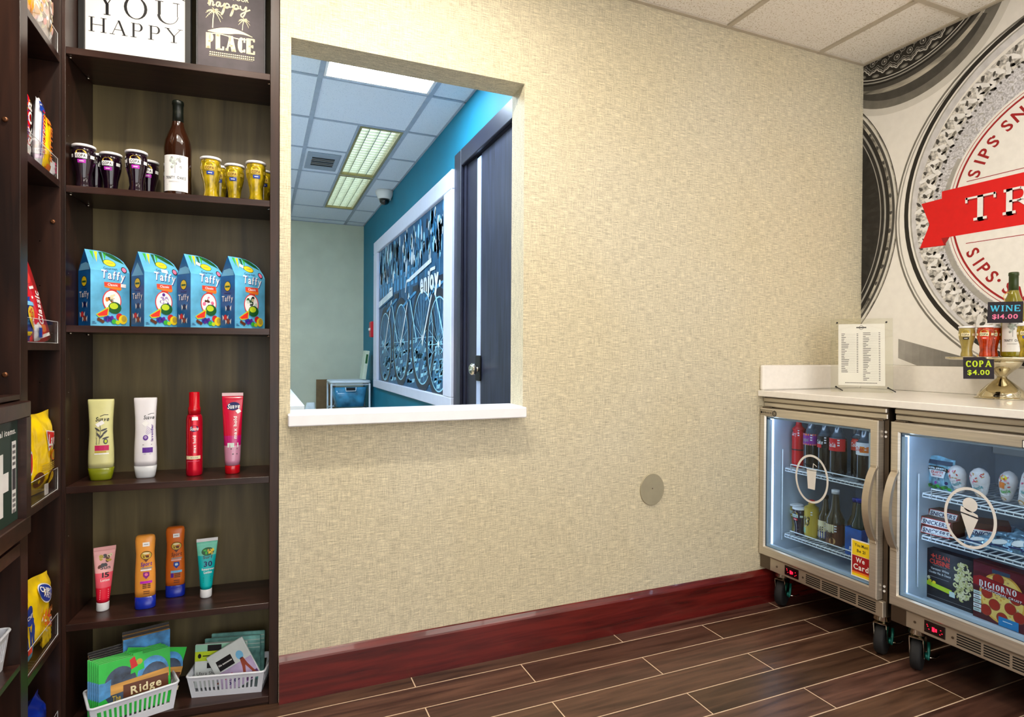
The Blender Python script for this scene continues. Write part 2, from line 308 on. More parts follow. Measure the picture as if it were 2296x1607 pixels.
class Art:
    """flat printed artwork in (u,v); build() maps it onto a surface with a hair of offset per layer"""
    def __init__(s): s.p = []
    def poly(s, pts, m, k=0):
        tri = tessellate_polygon([[Vector((p[0], p[1], 0)) for p in pts]])
        s.p.append((list(pts), [tuple(t) for t in tri], m, k)); return s
    def quadstrip(s, a, b, m, k=0):
        n = len(a); s.p.append((list(a) + list(b), [(i, i + 1, n + i + 1, n + i) for i in range(n - 1)], m, k)); return s
    def rect(s, x0, y0, x1, y1, m, k=0, n=1, rot=0):
        ny = n if n > 1 else 1
        for j in range(ny):
            ya = y0 + (y1 - y0) * j / ny; yb = y0 + (y1 - y0) * (j + 1) / ny
            a = [(x0 + (x1 - x0) * i / n, ya) for i in range(n + 1)]; b = [(x0 + (x1 - x0) * i / n, yb) for i in range(n + 1)]
            if rot:
                cx, cy = (x0 + x1) / 2, (y0 + y1) / 2; c, q = math.cos(rot), math.sin(rot)
                R = lambda p: (cx + (p[0] - cx) * c - (p[1] - cy) * q, cy + (p[0] - cx) * q + (p[1] - cy) * c)
                a = [R(p) for p in a]; b = [R(p) for p in b]
            s.quadstrip(a, b, m, k)
        return s
    def ring(s, cx, cy, rx, ry, w, m, k=0, a0=0, a1=360, n=48):
        A = [math.radians(a0 + (a1 - a0) * i / n) for i in range(n + 1)]
        return s.quadstrip([(cx + rx * math.cos(t), cy + ry * math.sin(t)) for t in A], [(cx + (rx - w) * math.cos(t), cy + (ry - w) * math.sin(t)) for t in A], m, k)
    def disc(s, cx, cy, rx, ry, m, k=0, n=24, rot=0):
        c, q = math.cos(rot), math.sin(rot); pts = []
        for i in range(n):
            t = 2 * PI * i / n; x, y = rx * math.cos(t), ry * math.sin(t); pts.append((cx + x * c - y * q, cy + x * q + y * c))
        s.p.append((pts, [tuple(range(n))], m, k)); return s
    def line(s, x0, y0, x1, y1, wd, m, k=0):
        d = Vector((x1 - x0, y1 - y0)); L = d.length
        if L < 1e-9: return s
        nx, ny = -d.y / L * wd / 2, d.x / L * wd / 2
        s.p.append(([(x0 + nx, y0 + ny), (x1 + nx, y1 + ny), (x1 - nx, y1 - ny), (x0 - nx, y0 - ny)], [(0, 1, 2, 3)], m, k)); return s
    def path(s, pts, wd, m, k=0):
        for a, b in zip(pts, pts[1:]): s.line(a[0], a[1], b[0], b[1], wd, m, k)
        return s
    def text(s, t, cx, cy, h, m, k=0, rot=0, bold=True, width=None, italic=0.0, gap=0.13):
        key = 'b' if bold else 'r'; x = 0; out = []
        for ch in t:
            if ch == ' ' or (key, ch) not in GL: x += 0.4; continue
            vs, ts, wd = GL[key, ch]; out.append(([(x + v[0] + italic * v[1], v[1]) for v in vs], ts)); x += wd + gap
        x -= gap; sx = (width / (x * h)) if width else 1.0
        c, q = math.cos(rot), math.sin(rot)
        for vs, ts in out:
            P = []
            for a, b in vs:
                a = (a - x / 2) * h * sx; b = (b - 0.5) * h; P.append((cx + a * c - b * q, cy + a * q + b * c))
            s.p.append((P, ts, m, k))
        return s
    def serif(s, t, x0, y0, h, m, k=0, width=None, tw=0.17, thin=0.06, gap=0.12, slab=0.07, aspect=0.8):
        tot = sum((SER[c][0] if c in SER else .5) * aspect + gap for c in t) - gap; sx = width / (tot * h) if width else 1.0; x = 0
        for ch in t:
            if ch not in SER: x += .5 * aspect; continue
            wd, ops = SER[ch]
            P = lambda a, b: (x0 + (x + a * aspect) * h * sx, y0 + b * h)
            for o in ops:
                if o[0] == 'l':
                    a, b = P(o[1], o[2]), P(o[3], o[4]); ww = (tw if o[5] else thin) * h
                    if abs(a[0] - b[0]) > abs(a[1] - b[1]) * 3 or not o[5]: s.line(*a, *b, ww, m, k)
                    else: s.poly([(a[0] - ww / 2, a[1]), (a[0] + ww / 2, a[1]), (b[0] + ww / 2, b[1]), (b[0] - ww / 2, b[1])], m, k)
                elif o[0] == 's':
                    a = P(o[1] - o[3], o[2]); b = P(o[1] + o[3], o[2]); t2 = slab * h; dy = t2 / 2 if o[2] < .5 else -t2 / 2
                    s.line(a[0], a[1] + dy, b[0], b[1] + dy, t2, m, k)
                elif o[0] == 'u':          # bowl joining a thick left stem to a thin right one
                    c = P(o[1], o[2]); R1 = o[3] * aspect * sx * h; n = 20; A = [PI + PI * i / n for i in range(n + 1)]; ci = c[0] + (tw - thin) * h / 2; R2 = R1 - (tw + thin) * h / 2
                    s.quadstrip([(c[0] + R1 * math.cos(q), c[1] + o[4] * h * math.sin(q)) for q in A], [(ci + R2 * math.cos(q), c[1] + (o[4] - thin) * h * math.sin(q)) for q in A], m, k)
                else:
                    _, cx, cy, rx, ry, th, a0, a1 = o; n = 20; A = [math.radians(a0 + (a1 - a0) * i / n) for i in range(n + 1)]
                    rr = rx * aspect * sx
                    c = P(cx, cy); s.quadstrip([(c[0] + rr * h * math.cos(q), c[1] + ry * h * math.sin(q)) for q in A],
                                               [(c[0] + (rr * h - tw * h) * math.cos(q), c[1] + (ry - thin) * h * math.sin(q)) for q in A], m, k)
            x += wd * aspect + gap
        return s
    def build(s, name, parent, f, lay=0.00025, base=0.0004):
        mb = MB()
        for pts, fs, m, k in s.p:
            P = [f(p[0], p[1], base + lay * k) for p in pts]; n = len(mb.v); mb.v += [tuple(p) for p in P]
            for t in fs: mb.f.append([n + i for i in t]); mb.m.append(m); mb.sm.append(False)
        return mb.build(name, parent)
def on_y(y, sgn=-1):                      # print on a plane facing -y: u -> x, v -> z
    return lambda u, v, k: (u, y + sgn * k, v)
def on_x(x):                              # print on a plane facing -x: u runs to the viewer's right = -y
    return lambda u, v, k: (x - k, -u, v)
def interp(rings, z):
    for a, b in zip(rings, rings[1:]):
        if a[0] <= z <= b[0]:
            t = (z - a[0]) / (b[0] - a[0] + 1e-9); return [a[i] + (b[i] - a[i]) * t for i in range(1, 4)]
    return list(rings[-1][1:4]) if z > rings[-1][0] else list(rings[0][1:4])
def on_loft(rings):                       # print wrapped on the front (-y) of a loft
    R = [tuple(q[:3]) + ((q[3] if len(q) > 3 else 2.0),) for q in rings]
    def f(u, v, k):
        rx, ry, e = interp(R, v); t = min(0.98, abs(u) / rx)
        return (u, -(ry * (1 - t ** e) ** (1 / e)) - k, v)
    return f
def on_cyl(prof, tilt=0.0):               # u = angle in radians (0 = front), v = z
    P = [(z, r, r, 2.0) for z, r in prof]
    def f(u, v, k):
        r = interp(P, v)[0] + k; a = u + tilt; return (r * math.sin(a), -r * math.cos(a), v)
    return f
# printed inks
for n_, c_ in dict(i_black=(20, 18, 22), i_white=(242, 242, 242), i_red=(214, 20, 30), i_blue=(20, 60, 160), i_navy=(16, 24, 90), i_yellow=(246, 214, 30),
                   i_gold=(196, 168, 60), i_purple=(190, 40, 190), i_violet=(92, 40, 150), i_green=(60, 180, 60), i_dgreen=(24, 90, 40), i_orange=(240, 130, 40),
                   i_pink=(238, 120, 160), i_cream=(234, 222, 182), i_grey=(150, 150, 152), i_dgrey=(70, 70, 74), i_sky=(120, 190, 232), i_teal=(30, 150, 160),
                   i_magenta=(190, 24, 90), i_brown=(96, 50, 30), i_tan=(206, 160, 100), i_lime=(190, 214, 40), i_cyan=(70, 190, 230), i_skin=(150, 70, 50),
                   i_pale=(206, 222, 214), i_lilac=(170, 150, 200), i_badge=(240, 238, 234), i_brightred=(226, 12, 16), i_darkred=(160, 16, 24)).items():
    mat(n_, c_, 0.45, noise=0.015, nscale=40)
def INK(c, name):
    mat(name, c, 0.45, noise=0.02, nscale=40); return name
for c_, n_ in (((228, 52, 36), 'i_melon'), ((206, 34, 40), 'i_berry'), ((232, 70, 50), 'i_coral'), ((226, 50, 50), 'i_rim')): INK(c_, n_)

# ================================================================== ROOM
def build_room():
    # floor: planks of wood-look tile in running bond over pale grout
    b = MB(); tones = []
    b.face([(-1.0, -2.2, -0.0003), (X2, -2.2, -0.0003), (X2, D + WT, -0.0003), (-1.0, D + WT, -0.0003)], 'grout'); tones.append(1.0)
    rnd = random.Random(3); p = 0.119; Lp = 0.7799; g = 0.0018
    k = 0
    y1 = D - 0.0776 + p
    while y1 > -2.2:
        y0 = y1 - p; off = 0.4596 if k % 2 == 0 else 0.826
        x = off - 3 * Lp
        while x < X2:
            a, c = max(x + g, -1.0), min(x + Lp - g, X2)
            if c > a:
                t = rnd.uniform(0.70, 1.12)
                b.face([(a, y0 + g, 0), (c, y0 + g, 0), (c, min(y1 - g, D + WT), 0), (a, min(y1 - g, D + WT), 0)], 'plank'); tones.append(t)
            x += Lp
        y1 -= p; k += 1
    o = b.build('floor'); structure(o, 'dark brown wood-look plank tile floor with pale grout lines')
    at = o.data.color_attributes.new('tone', 'FLOAT_COLOR', 'CORNER')
    for poly, t in zip(o.data.polygons, tones):
        for li in poly.loop_indices: at.data[li].color = (t, t * (0.97 + 0.05 * math.sin(t * 90)), t * (0.95 + 0.07 * math.sin(t * 140)), 1)
    # wallpapered wall with the pass-through opening
    b = MB(); y0, y1 = D, D + WT; m = 'linen'; xl = 0.0540
    xb = xl + WT * 0.0963
    def F(pts): b.face(pts, m)
    # front faces
    for x0, x1, z0, z1 in ((xl, WX0, 0, H), (WX1, X2, 0, H), (WX0, WX1, WZ1, H), (WX0, WX1, 0, WZ0)):
        F([(x0, y0, z0), (x1, y0, z0), (x1, y0, z1), (x0, y0, z1)])
        F([(max(x0, xb) if x0 == xl else x0, y1, z1), (x1, y1, z1), (x1, y1, z0), (max(x0, xb) if x0 == xl else x0, y1, z0)])
    F([(xl, y0, H), (xb, y1, H), (xb, y1, 0), (xl, y0, 0)])
    F([(WX0, y0, WZ0), (WX0, y1, WZ0), (WX0, y1, WZ1), (WX0, y0, WZ1)])
    F([(WX1, y0, WZ1), (WX1, y1, WZ1), (WX1, y1, WZ0), (WX1, y0, WZ0)])
    F([(WX0, y0, WZ1), (WX0, y1, WZ1), (WX1, y1, WZ1), (WX1, y0, WZ1)])
    F([(WX0, y0, WZ0), (WX1, y0, WZ0), (WX1, y1, WZ0), (WX0, y1, WZ0)])
    structure(b.build('wall_back'), 'beige woven wallpaper wall with pass-through opening')
    structure(bx('wall_right', None, 'beige', X2, -2.2, 0, X2 + 0.1, D + WT, H), 'right wall carrying the mural')
    structure(bx('wall_left', None, 'beige', -0.93, -2.2, 0, -0.84, D + 0.4, H))
    structure(bx('wall_behind_shelves', None, 'beige', -0.84, 2.225, 0, 0.052, 2.29, H))  # unseen slab added behind the shelf unit to block light
    # baseboard: tall mahogany board with a sloped top
    def board(name, x0, x1):
        b = MB(); pr = [(D, 0), (D - 0.016, 0), (D - 0.016, 0.122), (D - 0.013, 0.127), (D - 0.004, 0.1395), (D, 0.1424)]
        b.grid([[(x, y - 0.0002, z) for y, z in pr] for x in (x0, x1)], 'mahogany', smooth=False); return b.build(name)
    structure(board('baseboard_back', xl + 0.001, X2 - 0.002), 'dark red wooden baseboard with sloped glossy top')
    b = MB(); pr = [(X2, 0), (X2 - 0.016, 0), (X2 - 0.016, 0.122), (X2 - 0.004, 0.1395), (X2, 0.1424)]
    b.grid([[(x, y, z) for x, z in pr] for y in (-2.2, D - 0.017)], 'mahogany', smooth=False); structure(b.build('baseboard_right'))
    # shop ceiling with suspended grid
    G = 0.5287
    lights = [(-0.34, 0.962, 2), (1.246, 0.433, 2), (-0.34, -0.624, 2), (1.246, -0.624, 2)]
    def lit(x, y): return any(lx - .01 < x < lx + G * n + .0 and ly - .01 < y < ly + G for lx, ly, n in lights)
    b = MB(); xs = [c for c in (-0.9, -0.869, -0.34, 0.188, 0.717, 1.246, 1.775, 2.303, X2)]; ys = [-2.2, -1.681, -1.153, -0.624, -0.095, 0.433, 0.962, 1.491, D + WT * 0.5]
    for i in range(len(xs) - 1):
        for j in range(len(ys) - 1):
            if lit(xs[i] + .05, ys[j] + .05): continue
            b.face([(xs[i], ys[j], H), (xs[i], ys[j + 1], H), (xs[i + 1], ys[j + 1], H), (xs[i + 1], ys[j], H)], 'ceiltile')
    hw = 0.0105
    for x in xs[1:-1]: b.box(x - hw, -2.2, H - 0.007, x + hw, D, H + 0.012, 'tbar')
    for y in ys[1:-1]: b.box(-0.9, y - hw, H - 0.0066, X2, y + hw, H + 0.0116, 'tbar')
    structure(b.build('ceiling'), 'white speckled acoustic tile ceiling in a metal grid')
    structure(bx('trim_1', None, 'tbar', xl, D - 0.016, H - 0.006, X2 - 0.001, D - 0.0005, H - 0.0005), 'metal ceiling angle along the wallpapered wall')
    structure(bx('trim_2', None, 'tbar', X2 - 0.016, -2.2, H - 0.006, X2 - 0.0005, D - 0.017, H - 0.0005))
    mat('lamp_front', (255, 244, 226), 0.5, emit=FRONT_LAMP, ecol=(255, 248, 238))
    for i, (lx, ly, n) in enumerate(lights):
        t = thing('ceiling_light', 'recessed ceiling panel light over the shop floor', 'ceiling light', (lx + G * n / 2, ly + G / 2, H), 0, 'panel lights in the shop ceiling')
        L, W_ = G * n - 0.024, G - 0.024
        b = MB(); f = 0.014
        for q in ((-L / 2, -W_ / 2, L / 2, -W_ / 2 + f), (-L / 2, W_ / 2 - f, L / 2, W_ / 2), (-L / 2, -W_ / 2 + f, -L / 2 + f, W_ / 2 - f), (L / 2 - f, -W_ / 2 + f, L / 2, W_ / 2 - f)):
            b.box(q[0], q[1], -0.004, q[2], q[3], 0.02, 'white')
        b.build('frame', t)
        MB().box(-L / 2 + f, -W_ / 2 + f, 0.004, L / 2 - f, W_ / 2 - f, 0.008, 'lamp_front').build('diffuser', t)

    mat('lamp_can', (255, 240, 214), 0.5, emit=CAN_LAMP, ecol=(255, 243, 224))
    for i, x in enumerate((-0.25, 0.45)):
        t = thing('downlight', 'small round recessed downlight in the shop ceiling', 'downlight', (x, 1.33, H), 0, 'round downlights along the wallpapered wall')
        MB().lathe([(-.004, .058), (-.004, .064), (-.0003, .066)][::-1] + [(-.003, .044)], 'white', 28, cap0=False, cap1=False).build('trim_ring', t)
        MB().lathe([(-.0032, .0435), (-.0022, .0435)], 'lamp_can', 24).build('lamp_lens', t)

    # ---------------- back room
    Y0 = D + WT
    structure(bx('wall_teal', None, 'teal', TEAL, 3.16, 0, TEAL + 0.12, FAR, H), 'teal painted wall of the back room')
    structure(bx('wall_teal_over_door', None, 'teal', TEAL, 2.335, 2.13, TEAL + 0.12, 3.16, H))
    structure(bx('wall_teal_near', None, 'teal', TEAL, Y0, 0, TEAL + 0.12, 2.335, H))
    structure(bx('wall_far', None, 'sage', -1.6, FAR, 0, TEAL + 0.12, FAR + 0.1, H), 'pale sage end wall of the back room')
    structure(bx('wall_backroom_left', None, 'sage', -1.7, 2.29, 0, -1.6, FAR + 0.1, H))
    structure(bx('wall_backroom_near', None, 'sage', -1.6, 2.29, 0, 0.03, 2.31, H))
    structure(bx('wall_corridor', None, 'sage', TEAL + 0.9, Y0, 0, TEAL + 0.98, 3.6, H))
    b = MB(); b.face([(-1.6, Y0, 0), (TEAL + .9, Y0, 0), (TEAL + .9, FAR, 0), (-1.6, FAR, 0)], 'grout')
    structure(b.build('floor_backroom'), 'pale floor of the back room')
    xs = [-1.6, -1.319, -0.79, -0.262, 0.27, 0.535, 0.823, TEAL + .9]; ys = [Y0, 2.53, 3.07, 3.625, 4.165, 4.70, 5.235, 5.80, 6.33, FAR]
    bl = [(0.27, 2.53, 0.823, 3.07), (-0.79, 2.53, -0.262, 3.07), (0.55, 3.64, 0.81, 4.69), (0.55, 4.71, 0.81, 5.79), (-0.79, 4.165, -0.262, 4.70)]
    b = MB()
    XX = sorted(set(xs + [0.55, 0.81])); YY = sorted(set(ys + [3.64, 4.69, 4.71, 5.79]))
    for i in range(len(XX) - 1):
        for j in range(len(YY) - 1):
            cx, cy = (XX[i] + XX[i + 1]) / 2, (YY[j] + YY[j + 1]) / 2
            if any(q[0] < cx < q[2] and q[1] < cy < q[3] for q in bl): continue
            b.face([(XX[i], YY[j], H), (XX[i], YY[j + 1], H), (XX[i + 1], YY[j + 1], H), (XX[i + 1], YY[j], H)], 'ceiltile_back')
    for x in (-1.319, -0.79, -0.262, 0.27, 0.823): b.box(x - 0.012, Y0, H - 0.006, x + 0.012, FAR, H + 0.01, 'tbar_back')
    for y in ys[1:-1]:
        segs = [(-1.6, 0.27), (0.823, TEAL)] if 3.7 < y < 5.7 else [(-1.6, TEAL)]
        if 3.7 < y < 5.7: segs.append((0.27, 0.545))
        for s0, s1 in segs: b.box(s0, y - 0.009, H - 0.005, s1, y + 0.009, H + 0.01, 'tbar_back')
    b.box(0.536, 3.63, H - 0.006, 0.549, 5.80, H + 0.01, 'tbar_back')
    b.box(TEAL - 0.012, Y0, H - 0.005, TEAL - .0005, FAR - .001, H - .0005, 'tbar_back'); b.box(-1.6, FAR - 0.012, H - 0.005, TEAL - .013, FAR - .0005, H - .0005, 'tbar_back')
    structure(b.build('ceiling_backroom'), 'suspended tile ceiling of the back room')
    mat('lamp_back', (250, 252, 255), 0.5, emit=BACK_LAMP, ecol=(214, 234, 255)); mat('lamp_tube', (250, 252, 255), 0.5, emit=BACK_LAMP * 0.07, ecol=(220, 236, 255))
    mat('louver', (206, 210, 190), 0.2, metal=0.8, noise=0.02); mat('brassframe', (170, 160, 110), 0.3, metal=0.6, noise=0.05)
    for q in (bl[0], bl[1], bl[4]):
        t = thing('ceiling_light', 'bright flat square panel light nearest the opening' if q is bl[0] else 'flat square panel light hidden left of the opening near the shop' if q is bl[1] else 'flat square panel light hidden at mid depth of the back room', 'ceiling light', ((q[0] + q[2]) / 2, (q[1] + q[3]) / 2, H))
        a, c = (q[2] - q[0]) / 2 - 0.014, (q[3] - q[1]) / 2 - 0.012
        b = MB()
        for r in ((-a, -c, a, -c + .012), (-a, c - .012, a, c), (-a, -c + .012, -a + .012, c - .012), (a - .012, -c + .012, a, c - .012)): b.box(r[0], r[1], -0.003, r[2], r[3], 0.015, 'white')
        b.build('frame', t); MB().box(-a + .012, -c + .012, 0.003, a - .012, c - .012, 0.007, 'lamp_back').build('diffuser', t)
    for n_, q in enumerate(bl[2:4]):
        t = thing('troffer_light', ['long narrow louvered ceiling light, nearer one with square baffles', 'long narrow louvered ceiling light near the far wall'][n_], 'ceiling light', ((q[0] + q[2]) / 2, (q[1] + q[3]) / 2, H), 0, 'narrow louvered lights in the back room')
        a, c = (q[2] - q[0]) / 2 - 0.001, (q[3] - q[1]) / 2 - 0.001
        b = MB()
        for r in ((-a, -c, a, -c + .014), (-a, c - .014, a, c), (-a, -c + .014, -a + .014, c - .014), (a - .014, -c + .014, a, c - .014)): b.box(r[0], r[1], -0.004, r[2], r[3], 0.05, 'brassframe')
        b.build('frame', t); MB().box(-a + .014, -c + .014, 0.045, a - .014, c - .014, 0.049, 'lamp_tube').build('diffuser', t)
        b = MB()
        for i in range(1, 4): x = -a + 2 * a * i / 4; b.box(x - .0025, -c + .015, 0.006, x + .0025, c - .015, 0.04, 'louver')
        for i in range(1, 20): y = -c + 2 * c * i / 20; b.box(-a + .015, y - .002, 0.006, a - .015, y + .002, 0.034, 'louver')
        b.build('louver', t)
build_room()

def build_sill():
    o = bx('window_sill', None, 'stonewhite', 0.0560, 1.884, 0.8425, 0.861, D - 0.0003, 0.8785, bev=0.003)
    b = MB(); b.box(0.0775, 1.884, 0.8425, 0.8560, D - 0.0003, 0.8785, 'stonewhite', bev=0.003); b.box(WX0 + .0006, D - 0.0003, 0.8425, WX1 - .0006, D + WT + 0.01, 0.8785, 'stonewhite')
    bpy.data.objects.remove(o)
    tag(b.build('window_sill'), 'white stone ledge at the bottom of the pass-through opening', 'ledge')
build_sill()

def round_cover():
    t = thing('wall_cover_plate', 'round grey blank cover plate low on the wallpapered wall', 'cover plate', (1.4193, D, 0.535))
    mat('plate', (172, 164, 138), 0.4, metal=0.3, noise=0.03)
    b = MB(); R = 0.0625
    b.grid([[(r * 0.9 * math.cos(a), y, r * math.sin(a)) for a in [2 * PI * j / 48 for j in range(48)]] for y, r in ((-0.0003, R), (-0.003, R), (-0.0045, R - 0.0015))], 'plate', smooth=False)
    b.build('disc', t)
    b = MB(); b.cyly(-0.0052, -0.0044, 0, 0.004, 0.0025, 'steel_dark', 12); b.build('screw', t)
round_cover()

# ------------------------------------------------------------------ back room furnishings
def back_room():
    # door with dark frame on the teal wall
    mat('frame_dark', (36, 36, 50), 0.35, noise=0.08); mat('door_edge', (190, 204, 236), 0.35, noise=0.02)
    fr = bx('door_1', None, 'frame_dark', TEAL - 0.018, 3.10, 0, TEAL + 0.0, 3.215, 2.175, bev=0.003)
    structure(fr, 'dark wooden doorway in the teal wall')
    b = MB(); b.box(TEAL - 0.018, 2.235, 2.085, TEAL, 3.0995, 2.175, 'frame_dark', bev=.003); b.box(TEAL - 0.018, 2.235, 0, TEAL, 2.335, 2.0845, 'frame_dark', bev=.003)
    b.box(TEAL + .001, 3.06, 0, TEAL + 0.119, 3.10, 2.13, 'frame_dark'); b.box(TEAL + .001, 3.101, 0, TEAL + 0.119, 3.159, 2.13, 'frame_dark'); b.box(TEAL + .001, 2.336, 2.085, TEAL + 0.119, 3.059, 2.129, 'frame_dark')
    b.box(TEAL + 0.010, 2.912, 0, TEAL + 0.119, 3.0595, 2.084, 'frame_dark')
    b.build('casing', fr)
    lf = MB().box(TEAL + 0.012, 2.34, 0.01, TEAL + 0.050, 2.850, 2.08, 'doorwood', bev=.002).build('leaf', fr)
    MB().box(TEAL + 0.010, 2.8505, 0.01, TEAL + 0.052, 2.908, 2.07, 'door_edge').build('door_edge', lf)  # pale colour stands for the lit room seen through the door gap
    # knob with latch plate
    MB().box(TEAL + 0.002, 2.835, 0.925, TEAL + 0.0095, 2.905, 1.055, 'black', bev=.003).build('latch_plate', lf)
    b = MB(); b.cylx(TEAL - 0.016, TEAL + 0.003, 2.850, 0.985, 0.013, 'chrome', 16)
    rows = []
    for i in range(9):
        a = PI * i / 8; rows.append([(TEAL - 0.030 - 0.020 * math.cos(a), 2.850 + (0.030 * math.sin(a) + 0.002) * math.cos(t), 0.985 + (0.030 * math.sin(a) + .002) * math.sin(t)) for t in [2 * PI * j / 20 for j in range(20)]])
    b.grid(rows, 'chrome'); b.build('door_knob', lf)
    # framed picture of parked bicycles, printed in blue
    F = thing('framed_picture', 'large white-framed blue-toned bicycle photo on the teal wall', 'picture', (TEAL, 4.45, 0))
    mat('frame_white', (214, 218, 236), 0.4, noise=0.01)
    a0, a1, z0, z1 = -1.235, 1.245, 0.745, 2.10; i0, i1, k0, k1 = -1.08, 1.08, 0.815, 1.99; X = -0.035
    b = MB()
    b.box(X, a0, z0, -.0005, a1, k0, 'frame_white', bev=.004); b.box(X, a0, k1, -.0005, a1, z1, 'frame_white', bev=.004)
    b.box(X, a0, k0 + .0001, -.0005, i0, k1 - .0001, 'frame_white', bev=.004); b.box(X, i1, k0 + .0001, -.0005, a1, k1 - .0001, 'frame_white', bev=.004)
    b.build('frame', F)
    c = dict(p0=(24, 84, 124), p1=(60, 140, 190), p2=(150, 210, 240), p3=(10, 28, 52), p4=(222, 238, 250), p5=(34, 92, 134))
    for k_, v_ in c.items(): mat(k_, v_, 0.35, noise=0.12, nscale=12)
    A = Art(); rnd = random.Random(5)      # u = -y (local), v = z
    A.rect(-1.08, .815, 1.08, 1.99, 'p0', 0)
    for i in range(190):                    # hanging lanterns / foliage band along the top
        u = rnd.uniform(-1.05, 1.05); v = rnd.uniform(1.68, 1.95); A.disc(u, v, rnd.uniform(.01, .03), rnd.uniform(.03, .07), rnd.choice(['p1', 'p2', 'p3', 'p4', 'p5']), 1, 10)
    for i in range(12):
        u = -1.02 + i * .12; A.rect(u, 1.56, u + .07, 1.68 + .03 * (i % 2), 'p1', 2); A.disc(u + .035, 1.66, .012, .012, 'p3', 3, 8)
    for i in range(230):                    # pavers
        u = rnd.uniform(-.95, .98); v = rnd.uniform(.83, 1.16); A.poly([(u, v), (u + .07, v + .01), (u + .09, v + .035), (u + .015, v + .03)], rnd.choice(['p1', 'p2', 'p2', 'p5']), 1)
    for i in range(170):
        u = rnd.uniform(-.97, .97); v = rnd.uniform(1.0, 1.5); A.line(u, v, u + rnd.uniform(-.1, .1), v + rnd.uniform(.1, .3), rnd.uniform(.004, .012), rnd.choice(['p1', 'p5', 'p3', 'p3']), 1)
    def wheel(cu, cv, r, k):
        A.ring(cu, cv, r, r * 1.15, .05, 'p3', k + 1); A.ring(cu, cv, r - .05, r * 1.15 - .05, .010, 'p2', k + 2)
        for j in range(18): t = 2 * PI * j / 18; A.line(cu, cv, cu + (r - .04) * math.cos(t), cv + (r * 1.15 - .04) * math.sin(t), .004, 'p2', k)
        A.disc(cu, cv, .02, .02, 'p4', k + 3)
    wheel(-.78, 1.12, .30, 4); wheel(-.15, 1.15, .30, 8); wheel(.52, 1.17, .32, 12); wheel(.92, 1.12, .30, 16)
    for u0, k in ((-.78, 20), (-.15, 21), (.52, 22)):
        A.line(u0, 1.12, u0 + .28, 1.5, .022, 'p4', k); A.line(u0 + .28, 1.5, u0 + .52, 1.15, .022, 'p2', k); A.line(u0 + .08, 1.42, u0 + .5, 1.5, .022, 'p1', k)
        A.path([(u0 + .16, 1.52), (u0 + .2, 1.6), (u0 + .32, 1.6)], .02, 'p4', k); A.rect(u0 + .4, 1.5, u0 + .56, 1.54, 'p3', k + 1)
    A.line(-1.06, 1.50, -.45, 1.56, .06, 'p4', 26); A.line(-1.06, 1.47, -.45, 1.53, .015, 'p5', 27)
    A.line(.15, 1.60, .75, 1.66, .03, 'p4', 26)
    A.text('enjoy', .69, 1.545, .135, 'p4', 30, width=.44); A.text('enjoy', .70, 1.541, .140, 'p4', 31, width=.45); A.disc(.95, 1.49, .022, .022, 'p4', 30)
    A.build('photo_print', F, lambda u, v, k: (-0.012 - k, -u, v), lay=.0002)
    bx('backing', F, 'p3', -.011, i0 + .0005, k0 + .0005, -.0006, i1 - .0005, k1 - .0005)
    # dome camera under the ceiling
    t = thing('dome_camera', 'white ceiling dome security camera near the teal wall', 'security camera', (0.958, 5.02, H))
    MB().lathe([(-0.006, 0.075), (-0.03, 0.072), (-0.062, 0.056), (-0.072, 0.054)][::-1] + [(-.0003, .07)], 'white', 28).build('housing', t)
    MB().lathe([(-0.118, .006), (-0.112, .024), (-0.098, .038), (-0.0725, .044)], 'blackgloss', 24).build('dome', t)
    # fire alarm pull
    t = thing('fire_alarm', 'small red fire alarm box on the teal wall', 'fire alarm', (TEAL, 5.79, 1.29))
    mat('alarm', (200, 24, 40), 0.35, noise=.02); bx('housing', t, 'alarm', -.05, -.055, -.075, -.0004, .055, .075, bev=.008)
    bx('pull_bar', t, 'white', -.062, -.03, -.012, -.0505, .03, .012, bev=.002)
    # desk whose end shows at the left of the opening
    t = thing('desk', 'white-topped desk end left inside the opening', 'desk', (-0.6, 3.9, 0))
    bx('desktop', t, 'stonewhite', -.7, -.9, .777, .797, .9, .8134, bev=.003)
    for sx in (-.66, .7): bx('side_panel', t, 'sage', sx, -.85, 0, sx + .03, .85, .7765)
    t = thing('monitor', 'white screen edge standing on the desk beside the opening', 'monitor', (0.07, 3.25, .8134))
    bx('base', t, 'white', -.14, -.08, 0.0001, -.0, .08, .012, bev=.003); bx('neck', t, 'white', -.085, -.02, .0125, -.055, .02, .08); bx('screen', t, 'white', -.40, -.0195, .0805, .058, -.001, .26, bev=.004)
    # drawer cart
    mat('cart_frame', (214, 226, 236), .4, noise=.01); mat('drawer_blue', (60, 130, 168), .15, trans=0.0, noise=.35, nscale=9)
    t = thing('drawer_cart', 'white-framed cart with translucent blue drawers by the far wall', 'drawer cart', (0.80, 6.0, 0))
    w_, d_, top = .178, .17, .80
    b = MB(); b.loft([(top - .028, w_ + .012, d_ + .015, 8), (top - .012, w_ + .016, d_ + .02, 8), (top, w_ + .01, d_ + .012, 8)], 'cart_frame', 32); b.build('top_tray', t)
    b = MB()
    for sx in (-1, 1):
        for sy in (-1, 1): b.tube([(sx * w_, sy * d_, 0.0), (sx * w_, sy * d_, top - .03)], .009, 'cart_frame', 8)
    for z in (.03, .28, .53, top - .04):
        b.tube([(-w_, -d_, z), (w_, -d_, z), (w_, d_, z), (-w_, d_, z)], .007, 'cart_frame', 6, closed=True)
    b.build('frame', t)
